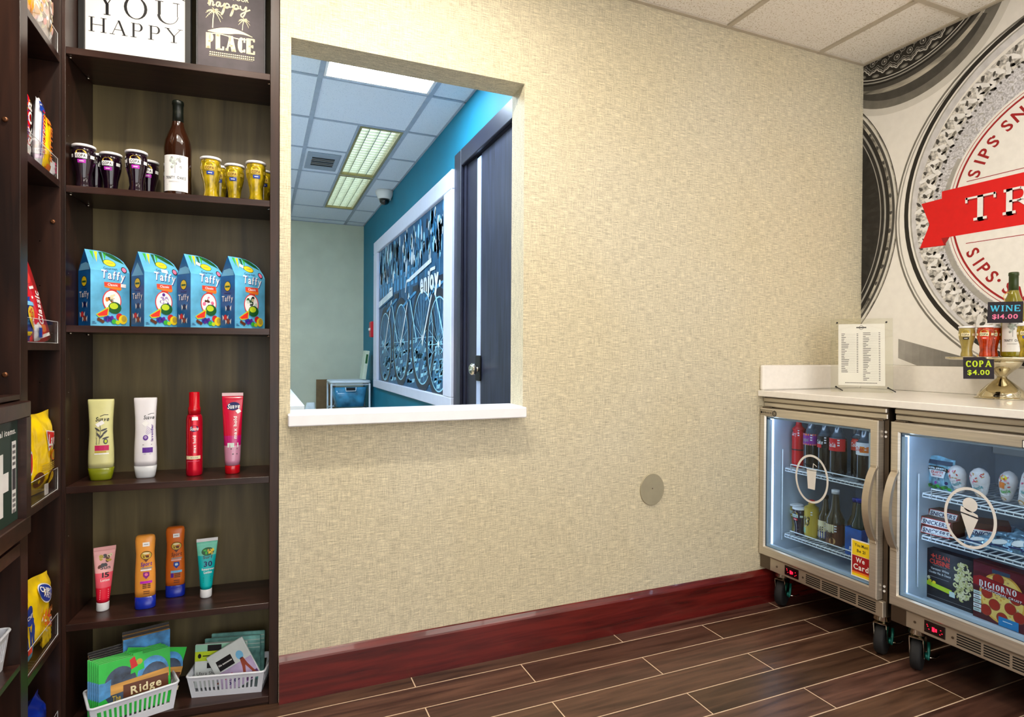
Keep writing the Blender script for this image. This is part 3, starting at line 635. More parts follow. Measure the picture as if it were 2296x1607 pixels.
    for z in (.045, .295, .545):
        dr = MB().loft([(z, w_ - .045, d_ - .03, 7), (z + .19, w_ - .016, d_ - .006, 7)], 'drawer_blue', 28).build('drawer', t)
        b = MB(); b.tube([(-.05, -d_ - .004, z + .19), (-.045, -d_ - .006, z + .155), (.045, -d_ - .006, z + .155), (.05, -d_ - .004, z + .19)], .005, 'cart_frame', 6)
        b.box(-.04, -d_ - .002, z + .162, .04, -d_ + .002, z + .187, 'black'); b.build('handle', dr)
    t = thing('binder', 'slim green-edged binder leaning on the drawer cart top', 'binder', (.945, 5.93, .8003), 0, rot=(0, .13, 0))
    mat('binder', (206, 216, 196), .5, noise=.02); bx('cover', t, 'binder', -.035, -.07, .0045, -.0, .10, .285, bev=.002); bx('spine_label', t, 'i_dgreen', -.028, -.0708, .16, -.008, -.0702, .25)
    t = thing('cardboard_panel', 'brown cardboard sheet standing behind the cart', 'cardboard', (.62, 6.38, 0)); mat('card', (120, 96, 66), .8, noise=.06)
    bx('sheet', t, 'card', -.09, -.012, 0, .10, .0, .79)
    t = thing('paper_bag', 'crumpled white paper bag left of the drawer cart', 'bag', (.42, 5.82, 0)); mat('paper', (214, 222, 224), .8, noise=.05, bump=.6, bscale=30)
    MB().loft([(0, .10, .07, 4), (.4, .085, .06, 4), (.52, .05, .03, 3, .01), (.60, .035, .012, 3, .015)], 'paper', 20).build('bag_body', t)
    # air vent in the ceiling
    t = thing('ceiling_vent', 'square grey air vent in the back room ceiling', 'vent', (.405, 4.43, H)); mat('vent', (150, 162, 176), .5, noise=.03)
    bx('frame', t, 'vent', -.11, -.19, -.008, .11, .19, -.0004, bev=.003)
    b = MB()
    for i in range(5): b.box(-.075, -.10 + i * .04, -.012, .075, -.082 + i * .04, -.0085, 'black' if i % 2 == 0 else 'steel_dark')
    b.build('louver', t)
back_room()

# ------------------------------------------------------------------ mural on the right wall
CY, CZ = 1.105, 1.636
def build_mural():
    T = thing('mural', 'black and white jar-lid mural with red ribbon badge on the right wall', 'mural', (X2, CY, 0))
    # local u = -(y - CY) to the viewer's right, v = z ; clipped by the corner (u >= CY - D) and ceiling
    U0 = CY - D + .0006; U1 = 1.6; V0, V1 = 1.0235, H - .0065
    f = lambda u, v, k: (-k - .0002, -u, v)
    mm = dict(w0=(244, 242, 238), w1=(222, 220, 214), g1=(168, 166, 160), g2=(120, 117, 110), g3=(74, 72, 68), g4=(36, 33, 30), lp=(238, 238, 238), pale=(214, 214, 218))
    for k, c in mm.items(): mat('mu_' + k, c, .5, noise=.012 if k[0] == 'w' else .06, nscale=30)
    mat('mu_pit', (176, 174, 170), .5, noise=.42, nscale=70); mat('mu_mesh', (196, 196, 202), .5, noise=.20, nscale=160); mat('mu_dk', (38, 36, 34), .5, noise=.35, nscale=24); mat('mu_metal', (150, 146, 136), .5, noise=.45, nscale=9, stretch=(1, .5, 3))
    def clip(pts):
        # Sutherland-Hodgman against the wall's corner and the ceiling line
        def cl(P, ins, inter):
            out = []
            for i in range(len(P)):
                a, b = P[i - 1], P[i]
                if ins(b):
                    if not ins(a): out.append(inter(a, b))
                    out.append(b)
                elif ins(a): out.append(inter(a, b))
            return out
        P = cl(pts, lambda p: p[0] >= U0, lambda a, b: (U0, a[1] + (b[1] - a[1]) * (U0 - a[0]) / (b[0] - a[0])))
        P = cl(P, lambda p: p[1] >= V0, lambda a, b: (a[0] + (b[0] - a[0]) * (V0 - a[1]) / (b[1] - a[1]), V0)) if P else P
        return cl(P, lambda p: p[1] <= V1, lambda a, b: (a[0] + (b[0] - a[0]) * (V1 - a[1]) / (b[1] - a[1]), V1)) if P else P
    def arc(cx, cy, r, w, m, k, A, a0=0, a1=360, n=90):
        for i in range(n):
            t0, t1 = math.radians(a0 + (a1 - a0) * i / n), math.radians(a0 + (a1 - a0) * (i + 1) / n)
            P = clip([(cx + r * math.cos(t0), cy + r * math.sin(t0)), (cx + r * math.cos(t1), cy + r * math.sin(t1)), (cx + (r - w) * math.cos(t1), cy + (r - w) * math.sin(t1)), (cx + (r - w) * math.cos(t0), cy + (r - w) * math.sin(t0))])
            if len(P) > 2: A.p.append((P, [tuple(range(len(P)))], m, k))
    def blob(cx, cy, rx, ry, m, k, A, rot=0, n=9, wob=0.0):
        c, q = math.cos(rot), math.sin(rot); P = []
        for i in range(n):
            t = 2 * PI * i / n; s = 1 + wob * RN.uniform(-1, 1); x, y = rx * s * math.cos(t), ry * s * math.sin(t); P.append((cx + x * c - y * q, cy + x * q + y * c))
        P = clip(P)
        if len(P) > 2: A.p.append((P, [tuple(range(len(P)))], m, k))
    RN = random.Random(11)
    A = Art(); A.rect(U0, V0, U1, V1, 'mu_w0', 0); A.build('backdrop', T, f, lay=.0001)
    # lid cut by the ceiling corner: chrome rim, dark pressed pattern
    A = Art(); cx, cy = CY - 1.7757, 2.7541
    arc(CY - 1.7438, 2.5843, .44, .06, 'mu_w1', 1, A); arc(CY - 1.7438, 2.5843, .41, .05, 'mu_g2', 2, A); arc(CY - 1.7438, 2.5843, .375, .05, 'mu_g3', 3, A, 190, 330)
    arc(cx + .015, cy - .085, .42, .06, 'mu_metal', 4, A); arc(cx, cy, .475, .06, 'mu_w1', 5, A, 180, 300); arc(cx, cy - .02, .462, .022, 'mu_g3', 6, A)
    arc(cx, cy, .462, .462, 'mu_g4', 7, A); arc(cx, cy, .452, .006, 'mu_g1', 8, A); arc(cx, cy, .438, .004, 'mu_w1', 8, A)
    def seg(p, q, w_, m, k):
        d = Vector((q[0] - p[0], q[1] - p[1])); L = d.length
        if L < 1e-6: return
        nx, ny = -d.y / L * w_ / 2, d.x / L * w_ / 2
        P = clip([(p[0] + nx, p[1] + ny), (q[0] + nx, q[1] + ny), (q[0] - nx, q[1] - ny), (p[0] - nx, p[1] - ny)])
        if len(P) > 2: A.p.append((P, [tuple(range(len(P)))], m, k))
    pol = lambda r, t: (cx + r * math.cos(t), cy + r * math.sin(t))
    n = 40                                     # scallops round the lid
    for rr, w_, m in ((.402, .0045, 'mu_w1'), (.394, .0035, 'mu_g1'), (.384, .002, 'mu_g1')):
        Q = [pol(rr + .0105 * math.cos(n * 2 * PI * j / 480) ** 3, 2 * PI * j / 480) for j in range(481)]
        for p, q in zip(Q, Q[1:]): seg(p, q, w_, m, 9)
    for j in range(n):
        t = 2 * PI * (j + .5) / n; blob(*pol(.420, t), .008, .018, 'mu_g2', 9, A, t, 12); blob(*pol(.421, t), .004, .011, 'mu_g1', 10, A, t, 10)
        for rr, o in ((.366, 0), (.340, .5), (.314, 0), (.288, .5)):
            t = 2 * PI * (j + o) / n; x, y = pol(rr, t); arc(x, y, .0135, .0028, 'mu_g1', 10, A, n=12); blob(x, y, .0085, .0085, 'mu_g3', 10, A, 0, 10); blob(x + .002, y + .001, .004, .003, 'mu_w1', 11, A, t, 8, .2)
            seg(pol(rr - .004, t + PI / n * .6), pol(rr - .022, t + PI / n), .0025, 'mu_g1', 9)
    A.build('corner_lid', T, f, lay=.00008)
    # lid at the left edge: dark glass inside a grey rim
    A = Art(); cx, cy = CY - 2.5522, 1.7039
    arc(cx, cy, .792, .003, 'mu_g4', 4, A, -60, 60); arc(cx, cy, .752, .012, 'mu_g4', 4, A, -60, 60); arc(cx, cy, .790, .055, 'mu_metal', 1, A, -60, 60); arc(cx, cy, .784, .022, 'mu_w1', 2, A, -60, 60); arc(cx, cy, .775, .012, 'mu_g3', 3, A, -60, 60); arc(cx, cy, .740, .30, 'mu_dk', 3, A, -60, 60); arc(cx, cy, .735, .008, 'mu_g1', 4, A, -60, 60); arc(cx, cy, .712, .004, 'mu_g1', 4, A, -60, 60)
    for j in range(26):
        t = math.radians(-38 + j * 3); blob(cx + .67 * math.cos(t), cy + .67 * math.sin(t), .03, .010, 'mu_g4', 5, A, t, 8, .3)
    for j in range(12):
        t = math.radians(-36 + j * 6); blob(cx + .757 * math.cos(t), cy + .757 * math.sin(t), .006, .010, 'mu_g3', 5, A, t, 8, .3)
    A.build('dark_lid', T, f, lay=.00008)
    # blurred grey printed utensil at the lower left
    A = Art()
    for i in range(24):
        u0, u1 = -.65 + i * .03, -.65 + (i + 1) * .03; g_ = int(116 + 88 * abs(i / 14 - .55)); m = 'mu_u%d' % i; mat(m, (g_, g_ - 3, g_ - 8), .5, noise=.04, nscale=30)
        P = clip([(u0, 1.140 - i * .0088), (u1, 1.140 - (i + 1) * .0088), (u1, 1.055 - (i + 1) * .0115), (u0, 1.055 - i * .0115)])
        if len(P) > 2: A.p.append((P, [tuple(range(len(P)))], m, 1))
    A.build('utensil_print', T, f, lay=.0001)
    # big pressed-glass plate
    A = Art(); cx, cy = CY - 1.067, 1.656
    cx2, cy2 = CY - 1.0408, 1.6755
    arc(cx, cy, .706, .20, 'mu_w0', 12, A); arc(cx, cy, .708, .008, 'mu_g2', 13, A); arc(cx, cy, .694, .006, 'mu_g1', 13, A); arc(cx2 - .004, cy2, .690, .018, 'mu_g4', 14, A)
    arc(cx2, cy2, .668, .006, 'mu_g1', 14, A); arc(cx2, cy2, .665, .03, 'mu_pale', 13, A)
    arc(CY - 1.055, 1.66, .628, .14, 'mu_pit', 15, A); arc(CY - 1.08, 1.665, .535, .10, 'mu_mesh', 16, A)
    A.build('glass_plate', T, f, lay=.00008)
    A = Art()
    lx, ly = CY - 1.06, 1.66
    for j in range(120):
        t = 2 * PI * j / 120; s = .010 if j % 2 else -.012
        blob(lx + (.583 + s) * math.cos(t), ly + (.583 + s) * math.sin(t), .032, .010, 'mu_lp', 20, A, t + (.5 if j % 2 else -.5), 9, .35)
        blob(lx + (.602 - s) * math.cos(t + .02), ly + (.602 - s) * math.sin(t + .02), .012, .006, 'mu_g3', 21, A, t - .7, 7, .4)
        blob(lx + (.558 + s) * math.cos(t + .03), ly + (.558 + s) * math.sin(t + .03), .010, .005, 'mu_g4', 21, A, t + .9, 7, .4)
        if j % 2: blob(lx + (.566) * math.cos(t + .01), ly + .566 * math.sin(t + .01), .006, .015, 'mu_g2', 21, A, t, 7, .4)
    for j in range(150):
        t = 2 * PI * j / 150; blob(lx + .543 * math.cos(t), ly + .543 * math.sin(t), .006, .0045, 'mu_g3', 21, A, t, 6)
        if j % 2: blob(lx + .515 * math.cos(t), ly + .515 * math.sin(t), .010, .0025, 'mu_g1', 21, A, t + .6, 6); blob(lx + .49 * math.cos(t + .02), ly + .49 * math.sin(t + .02), .010, .0025, 'mu_g1', 21, A, t - .6, 6)
    A.build('glass_beading', T, f, lay=.00008)
    # badge
    A = Art(); arc(.0 - .008, CZ - .006, .468, .02, 'mu_g1', 23, A, 150, 300); A.disc(0, CZ, .455, .455, 'i_badge', 24, 96)
    A.ring(0, CZ, .446, .446, .0022, 'i_darkred', 25, n=96); A.ring(0, CZ, .435, .435, .0075, 'i_darkred', 25, n=96)
    A.line(-.38, 1.515, .38, 1.513, .0028, 'i_darkred', 26); A.line(-.38, CZ + .125, .38, CZ + .125, .0028, 'i_darkred', 26)
    def around(txt, a_start, step, r, bottom=False):
        a = a_start
        for ch in txt:
            if ch == '.': A.disc(r * math.cos(math.radians(a)), CZ + r * math.sin(math.radians(a)), .006, .006, 'i_darkred', 27, 12)
            elif ch != ' ':
                rot = math.radians(a - 90) if not bottom else math.radians(a + 90)
                A.text(ch, r * math.cos(math.radians(a)), CZ + r * math.sin(math.radians(a)), .046, 'i_darkred', 27, rot=rot, bold=True)
            a += (step if ch in 'I. ' else step * 1.25) * (1 if bottom else -1)
    around('SIPS', 157, 5.2, .385); around('.', 136.5, 5, .395); around('SNACKS', 129, 5.8, .387); around('.', 88, 5, .39); around('SIPS', 78, 5.2, .387); around('.', 52, 5, .39); around('SNACKS', 45, 5.4, .387)
    around('SIPS', 204.5, 5.2, .388, True); around('.', 227, 5, .385, True); around('SNACKS', 233.5, 5.6, .388, True); around('.', 272, 5, .385, True); around('SIPS', 279, 5.2, .388, True); around('.', 303, 5, .385, True); around('SNACKS', 309, 4.6, .388, True)
    A.build('round_badge', T, f, lay=.00008)
    A = Art()
    A.poly([(-.565, 1.505), (-.46, 1.498), (-.46, 1.53), (-.53, 1.53)], 'mu_pit', 27)
    A.poly([(-.555, 1.7121), (-.47, 1.7155), (-.455, 1.5197), (-.560, 1.5238), (-.5206, 1.6176)], 'i_darkred', 28)
    A.poly([(-.555, 1.7121), (-.473, 1.7155), (-.46, 1.5225), (-.560, 1.5238), (-.5206, 1.6176)], 'i_brightred', 29)
    A.poly([(.555, 1.7121), (.47, 1.7155), (.46, 1.5197), (.560, 1.5238), (.5206, 1.6176)], 'i_brightred', 29)
    A.poly([(-.473, 1.5524), (-.461, 1.5200), (-.440, 1.5524)], 'i_darkred', 30)
    A.rect(-.473, 1.5520, .473, 1.7450, 'i_brightred', 31)
    A.build('red_ribbon', T, f, lay=.00008)
    A = Art()
    for dx, dz, m, k in ((.004, -.006, 'i_darkred', 33), (0, 0, 'i_white', 34)):
        A.serif('TREATS', -.386 + dx, 1.600 + dz, .096, m, k, width=.775, tw=.21, thin=.085, gap=.16, slab=.11, aspect=.86)
    A.build('ribbon_lettering', T, f, lay=.00008)
build_mural()

# ================================================================== SHELVING
RB = math.radians(5.5); OB = Vector((0.0530, 1.930, 0)); UX = Vector((math.cos(RB), -math.sin(RB), 0)); UY = Vector((math.sin(RB), math.cos(RB), 0))
def onB(lx, d, z): return OB + UX * lx + UY * d + Vector((0, 0, z))
SZ = dict(s1=1.898, s2=1.520, s3=1.1355, s4=0.6905, s5=0.309, s6=0.026)
DB = 0.20
def shelf_unit_B():
    t = thing('shelf_unit', 'tall dark brown shelf unit with greenish plywood back beside the opening', 'shelf unit', OB, -RB)
    L = -0.5565
    bx('side_panel', t, 'espresso_v', -.0262, 0, 0, -.0005, DB + .012, 2.41, bev=.001)
    bx('side_panel', t, 'espresso_v', L, 0, 0, L + .0095, DB + .012, 2.41, bev=.001)
    MB().box(L + .010, DB, 0.0, -.0267, DB + .011, 2.41, 'olive_ply').build('back_panel', t)
    for k, z in SZ.items():
        bx('shelf', t, 'espresso', L + .0100, .0005, z - .019, -.0267, DB - .0005, z, bev=.0008)
    bx('shelf', t, 'espresso', L + .0100, .0005, 2.27, -.0267, DB - .0005, 2.29)
    bx('plinth', t, 'espresso', L + .0100, .012, 0, -.0267, .022, SZ['s6'] - .0195)
    for k, z in SZ.items():
        if z < .05: continue
        for d in (.02, .15):
            for x, sx in ((L + .0096, 1), (-.0264, -1)):
                MB().cylx(min(x, x + sx * .008), max(x, x + sx * .008), d, z - .0215, .0022, 'chrome', 8).build('shelf_pin', t)
    for z in (1.80, 1.66, 1.40, 1.28, .95, .82, .55, .42): MB().cylx(L + .0095, L + .0099, .02, z, .0014, 'chrome', 6).build('peg_socket', t)
shelf_unit_B()
XA = -0.500
SA = dict(s1=1.864, s2=1.5265, s3=1.0853, s4=0.690, s5=0.294, s6=0.026)
def shelf_unit_A():
    t = thing('shelf_unit', 'dark brown side shelf unit in the left corner holding snacks', 'shelf unit', (XA, 1.35, 0))
    Y = lambda y: y - 1.35; xb = -.32
    for y0, y1 in ((1.970, 1.9835), (1.677, 1.7240), (.95, .98)): bx('side_panel', t, 'espresso_v', xb, Y(y0), 0, 0, Y(y1), 2.41, bev=.001)
    bx('back_panel', t, 'espresso_v', xb - .012, Y(.95), 0, xb - .0005, Y(1.9835), 2.41)
    for z in SA.values(): bx('shelf', t, 'espresso', xb + .0005, Y(1.7245), z - .019, -.0005, Y(1.9695), z, bev=.0008)
    for z in (2.0, .352, .026): bx('shelf', t, 'espresso', xb + .0005, Y(.9805), z - .014, -.0005, Y(1.6765), z, bev=.0008)
    bx('rail', t, 'espresso', -.03, Y(.9805), .955, -.0005, Y(1.6765), .966); bx('rail', t, 'espresso', -.03, Y(.9805), .60, -.0005, Y(1.6765), .628)
    mat('bolt', (120, 78, 52), .3, metal=.7, noise=.05)
    for x, y, z in ((-.0270, 1.6769, 1.5825), (-.0275, 1.6769, 1.0103), (-.016, 1.9699, 1.414)):
        yy = Y(y); b = MB()
        b.grid([[(x + r * math.cos(a), yy - q, z + r * math.sin(a)) for a in [2 * PI * j / 14 for j in range(14)]] for q, r in ((0, .006), (.003, .0058), (.005, .003))], 'bolt')
        b.build('bolt_cover', t)
    for z in (1.76, 1.64, 1.36, 1.24, .98, .84, .52): MB().cyly(Y(1.9694), Y(1.9699), -.045, z, .0014, 'chrome', 6).build('peg_socket', t)
    # framed self-service sign fixed over the bay nearest the camera
    s = thing('sign_box', 'dark framed notice panel with white cross fixed to the left shelves', 'sign', (XA, 1.35, 0))
    b = MB(); xf = .022; y0, y1, z0, z1 = .99, 1.669, .652, .952; m = 'espresso'
    a0, a1, c0, c1 = 1.03, 1.640, .692, .916
    b.box(.0005, Y(y0), z0, xf, Y(y1), c0, m, bev=.002); b.box(.0005, Y(y0), c1, xf, Y(y1), z1, m, bev=.002)
    b.box(.0005, Y(y0), c0, xf, Y(a0), c1, m); b.box(.0005, Y(a1), c0, xf, Y(y1), c1, m); b.build('frame', s)
    mat('sign_green', (38, 62, 52), .35, noise=.03); bx('panel', s, 'sign_green', .0006, Y(a0) + .0004, c0 + .0004, .006, Y(a1) - .0004, c1 - .0004)
    A = Art()   # u = world y - 1.35
    A.text('personal items.', Y(1.5445), .8905, .013, 'i_white', 1, width=.165)
    A.poly([(Y(a_), b_) for a_, b_ in ((1.42, .766), (1.462, .766), (1.462, .716), (1.557, .716), (1.557, .766), (1.586, .766), (1.586, .806), (1.557, .806), (1.557, .848), (1.462, .848), (1.462, .806), (1.42, .806))], 'i_white', 1)
    A.rect(Y(1.604), .712, Y(1.628), .868, 'i_white', 1); A.rect(Y(1.6065), .762, Y(1.6255), .808, 'i_dgrey', 2)
    for i in range(4):
        for zz in (.860 - i * .0125, .754 - i * .0115):
            for j in range(3): A.rect(Y(1.608) + j * .0058, zz - .007, Y(1.608) + j * .0058 + .0042, zz, 'i_dgrey', 2)
    A.build('lettering', s, lambda u, v, k: (.006 + k, u, v))
shelf_unit_A()

# ------------------------------------------------------------------ products: each builder makes one thing standing on z=0 and facing -y
def place(name, label, cat, lx, d, z, rz=0, group=None): return thing(name, label, cat, onB(lx, d, z + .0003), rz - RB, group)

def framed(name, label, lx, d, w_, h, border, body, artf, lean=.0):
    t = thing(name, label, 'framed sign', onB(lx, d, SZ['s1'] + .0003), group=None, rot=(lean, 0, -RB))
    b = MB(); q = border
    b.box(-w_ / 2, -.018, 0, w_ / 2, 0, q, body, bev=.001); b.box(-w_ / 2, -.018, h - q, w_ / 2, 0, h, body, bev=.001)
    b.box(-w_ / 2, -.018, q, -w_ / 2 + q, 0, h - q, body, bev=.001); b.box(w_ / 2 - q, -.018, q, w_ / 2, 0, h - q, body, bev=.001); b.build('frame', t)
    return t
def sign_happy():
    w_, h = .290, .36
    t = framed('framed_sign', 'black-framed white sign lettered HAPPY in capitals on the top shelf', -.4010, .10, w_, h, .0155, 'black', None)
    bx('print_board', t, 'white', -w_ / 2 + .0158, -.010, .0158, w_ / 2 - .0158, -.002, h - .0158)
    cx = -.403; A = Art(); Z = SZ['s1']
    A.serif('HAPPY', -.523 - cx, 1.990 - Z, .042, 'i_black', 1, width=.240, tw=.13, thin=.035, gap=.22, slab=.035, aspect=.95)
    A.serif('Y', -.500 - cx, 2.043 - Z, .066, 'i_black', 1, width=.045, tw=.12, thin=.035, slab=.03)
    A.serif('O', -.438 - cx, 2.043 - Z, .066, 'i_black', 1, width=.066, tw=.12, thin=.03, slab=.03)
    A.serif('U', -.353 - cx, 2.043 - Z, .066, 'i_black', 1, width=.064, tw=.12, thin=.03, slab=.03)
    A.serif('S', -.295 - cx, 2.120 - Z, .066, 'i_black', 1, width=.04, tw=.12, thin=.03)
    A.build('lettering', t, on_y(-.010))
sign_happy()
def sign_place():
    w_, h = .194, .36; cx = -.1445; Z = SZ['s1']
    t = framed('framed_sign', 'charcoal happy place sign with palm trees at the right of the top shelf', cx, .10, w_, h, .004, 'i_dgrey', None)
    mat('charcoal', (70, 62, 68), .55, noise=.18, nscale=14); bx('print_board', t, 'charcoal', -w_ / 2 + .0042, -.016, .0042, w_ / 2 - .0042, -.002, h - .0042)
    A = Art(); m = 'i_cream'
    A.serif('PLACE', -.2125 - cx, 1.9865 - Z, .0475, m, 1, width=.134, tw=.27, thin=.11, gap=.16, slab=.16, aspect=.78)
    # island mound with wave underneath
    up = [(-.210 + i * .0125, 2.0405 + .017 * math.sin(PI * i / 10)) for i in range(11)]; lo = [(p[0], 2.0385 - .005 * math.sin(2 * PI * i / 10) * (1 if i > 4 else .4)) for i, p in enumerate(up)]
    A.quadstrip([(p[0] - cx, p[1] - Z) for p in up], [(p[0] - cx, p[1] - Z) for p in lo], m, 1)
    A.path([(-.212 - cx + i * .013, 2.031 - Z + .0035 * math.sin(i * .65)) for i in range(11)], .003, m, 2)
    def palm(x, z0, x1, z1, s):
        A.path([(x - cx, z0 - Z), (x + .001 - cx, (z0 + z1) / 2 - Z), (x1 - cx, z1 - Z)], .0028 * s, m, 2)
        for a in (-160, -195, 150, 105, 60, 25, -10, -40):
            t0 = math.radians(a); P = []
            for i in range(6):
                q = i / 5; P.append((x1 - cx + s * .024 * q * math.cos(t0), z1 - Z + s * (.024 * q * math.sin(t0) - .016 * q * q)))
            for i in range(5):
                A.line(*P[i], *P[i + 1], .0035 * s * (1 - i / 6), m, 3)
                A.line(P[i][0], P[i][1], P[i][0] + .0015, P[i][1] - .006 * s * (1 - i / 6), .0016, m, 3)
    palm(-.1965, 2.050, -.1925, 2.102, 1.0); palm(-.1135, 2.056, -.1085, 2.088, .72)
    # script word
    def cur(P, w=.0042):
        Q = []
        for i in range(len(P) - 1):
            p0 = P[max(0, i - 1)]; p1 = P[i]; p2 = P[i + 1]; p3 = P[min(len(P) - 1, i + 2)]
            for j in range(6):
                t = j / 6; Q.append(tuple(.5 * ((2 * p1[k]) + (-p0[k] + p2[k]) * t + (2 * p0[k] - 5 * p1[k] + 4 * p2[k] - p3[k]) * t * t + (-p0[k] + 3 * p1[k] - 3 * p2[k] + p3[k]) * t ** 3) for k in (0, 1)))
        Q.append(P[-1]); A.path([(a - cx, b - Z) for a, b in Q], w, m, 2)
    x, z = -.2095, 2.116
    cur([(x, z + .004), (x + .006, z + .02), (x + .007, z + .04), (x + .003, z + .025), (x + .004, z), (x + .009, z + .016), (x + .014, z + .012), (x + .013, z + .001), (x + .019, z + .006)])
    cur([(x + .034, z + .014), (x + .026, z + .014), (x + .023, z + .005), (x + .028, z + .001), (x + .034, z + .014), (x + .034, z + .002), (x + .041, z + .006)])
    for q in (.041, .066):
        cur([(x + q, z + .004), (x + q + .006, z + .014), (x + q + .002, z - .012), (x + q - .004, z - .022), (x + q + .003, z - .002), (x + q + .010, z + .014), (x + q + .018, z + .010), (x + q + .013, z + .001), (x + q + .006, z + .003), (x + q + .022, z + .005)])
    cur([(x + .090, z + .014), (x + .092, z + .004), (x + .100, z + .003), (x + .107, z + .014), (x + .104, z - .006), (x + .096, z - .020), (x + .092, z - .012), (x + .106, z - .001), (x + .118, z + .006)])
    for zz, n in ((1.975, 22), (1.9685, 22)):
        for i in range(n): A.rect(-.205 - cx + i * .0058, zz - Z, -.205 - cx + i * .0058 + .0038, zz - Z + .0034, m, 2)
    A.rect(-.207 - cx, 1.9655 - Z, -.083 - cx, 1.9662 - Z, m, 2)
    A.text('YOUR', -.12 - cx, 2.150 - Z, .012, m, 2)
    A.build('lettering', t, on_y(-.016))
sign_place()

def wine(t, body, capsule, h=.295, r=.0372, txt=True, pre=''):
    pr = [(0, r * .90), (.004, r * .985), (.010, r), (.150 * h / .295, r), (.172 * h / .295, r * .93), (.195 * h / .295, r * .72), (.215 * h / .295, r * .50), (.232 * h / .295, r * .40), (.258 * h / .295, r * .37)]
    MB().lathe(pr, body, 36).build('bottle_body', t)
    k = h / .295
    MB().lathe([(.2585 * k - .03, r * .405), (.2585 * k, r * .395), (.282 * k, r * .39), (.283 * k, r * .43), (h - .002, r * .42), (h, r * .36)], capsule, 28).build('capsule', t)
    A = Art(); A.rect(-.97, .018, .97, .124, 'i_white', 1, n=20)
    for i in range(26):
        RN_ = random.Random(i); A.disc(.0 + RN_.uniform(-.42, .42), .098 + RN_.uniform(-.014, .018), .09, .0045, 'i_pale' if i % 2 else 'i_grey', 2, 8)
    A.rect(-.02, .070, .02, .095, 'i_grey', 3)
    if txt:
        for w_, z_, q in (('TRINITY', .0575, -.36), ('OAKS', .0575, .45)): A.text(w_, q, z_, .0085, 'i_dgrey', 3, width=.72 if len(w_) > 4 else .62)
        A.text('CHARDONNAY', -.05, .0455, .0035, 'i_grey', 3, width=.8)
    A.rect(-.6, .036, .5, .0375, 'i_grey', 3)
    pf = [(0, r), (.15, r)]; A.build('label', t, on_cyl(pf), base=.0003)
mat('wineglass', (44, 22, 12), .06, coat=.6, noise=.15, nscale=12); mat('wineglass2', (120, 112, 16), .06, coat=.6, noise=.2, nscale=14); mat('capsule', (14, 20, 14), .35, noise=.03); mat('capsule2', (44, 60, 22), .3, noise=.05)
t = place('wine_bottle', 'dark white-labelled wine bottle standing on the second shelf', 'wine bottle', -.2903, .085, SZ['s2']); wine(t, 'wineglass', 'capsule')

mat('cup_dark', (24, 6, 22), .08, coat=.7, noise=.1); mat('cup_yellow', (176, 152, 24), .08, coat=.7, noise=.35, nscale=60, stretch=(1, 1, .5), trans=.35); mat('cup_red', (206, 62, 14), .08, coat=.7, noise=.3, nscale=50, trans=.35)
mat('foil_lid', (232, 232, 236), .3, noise=.02); mat('cup_clear', (196, 176, 96), .06, coat=.6, noise=.1, trans=.5); mat('cup_blackclear', (50, 34, 56), .06, coat=.6, noise=.1, trans=.3)
PCUP = [(0, .0195), (.003, .0205), (.012, .0200), (.024, .0175), (.045, .0195), (.075, .0268), (.092, .0285), (.106, .0272), (.115, .0262)]
def copa(t, body, tagm, gold='i_gold', txtm='i_black', band='i_white', s=1.0):
    P = [(z * s, r * s) for z, r in PCUP]
    b = MB(); rows = P; seg = 30
    MB().lathe(P, body, seg).build('cup_body', t)
    MB().lathe([(.1152 * s, .0275 * s), (.1165 * s, .0290 * s), (.1215 * s, .0290 * s), (.123 * s, .0270 * s), (.1235 * s, .012 * s)], 'foil_lid', seg).build('foil_lid', t)
    A = Art(); q = s
    A.disc(0, .0975 * q, .48, .0085 * q, gold, 1, 16); A.rect(-.52, .082 * q, .52, .0955 * q, band, 2, n=8)
    A.text('COPA', 0, .0888 * q, .0082 * q, txtm, 3, width=.82)
    A.rect(-1.15, .084 * q, -.75, .093 * q, band, 2, n=4); A.rect(.80, .084 * q, 1.25, .093 * q, band, 2, n=4)
    A.rect(-.30, .069 * q, .42, .0785 * q, tagm, 3, n=4); A.rect(-.15, .0725 * q, .25, .0748 * q, 'i_white', 4, n=3)
    A.build('print', t, on_cyl(P), base=.0003)
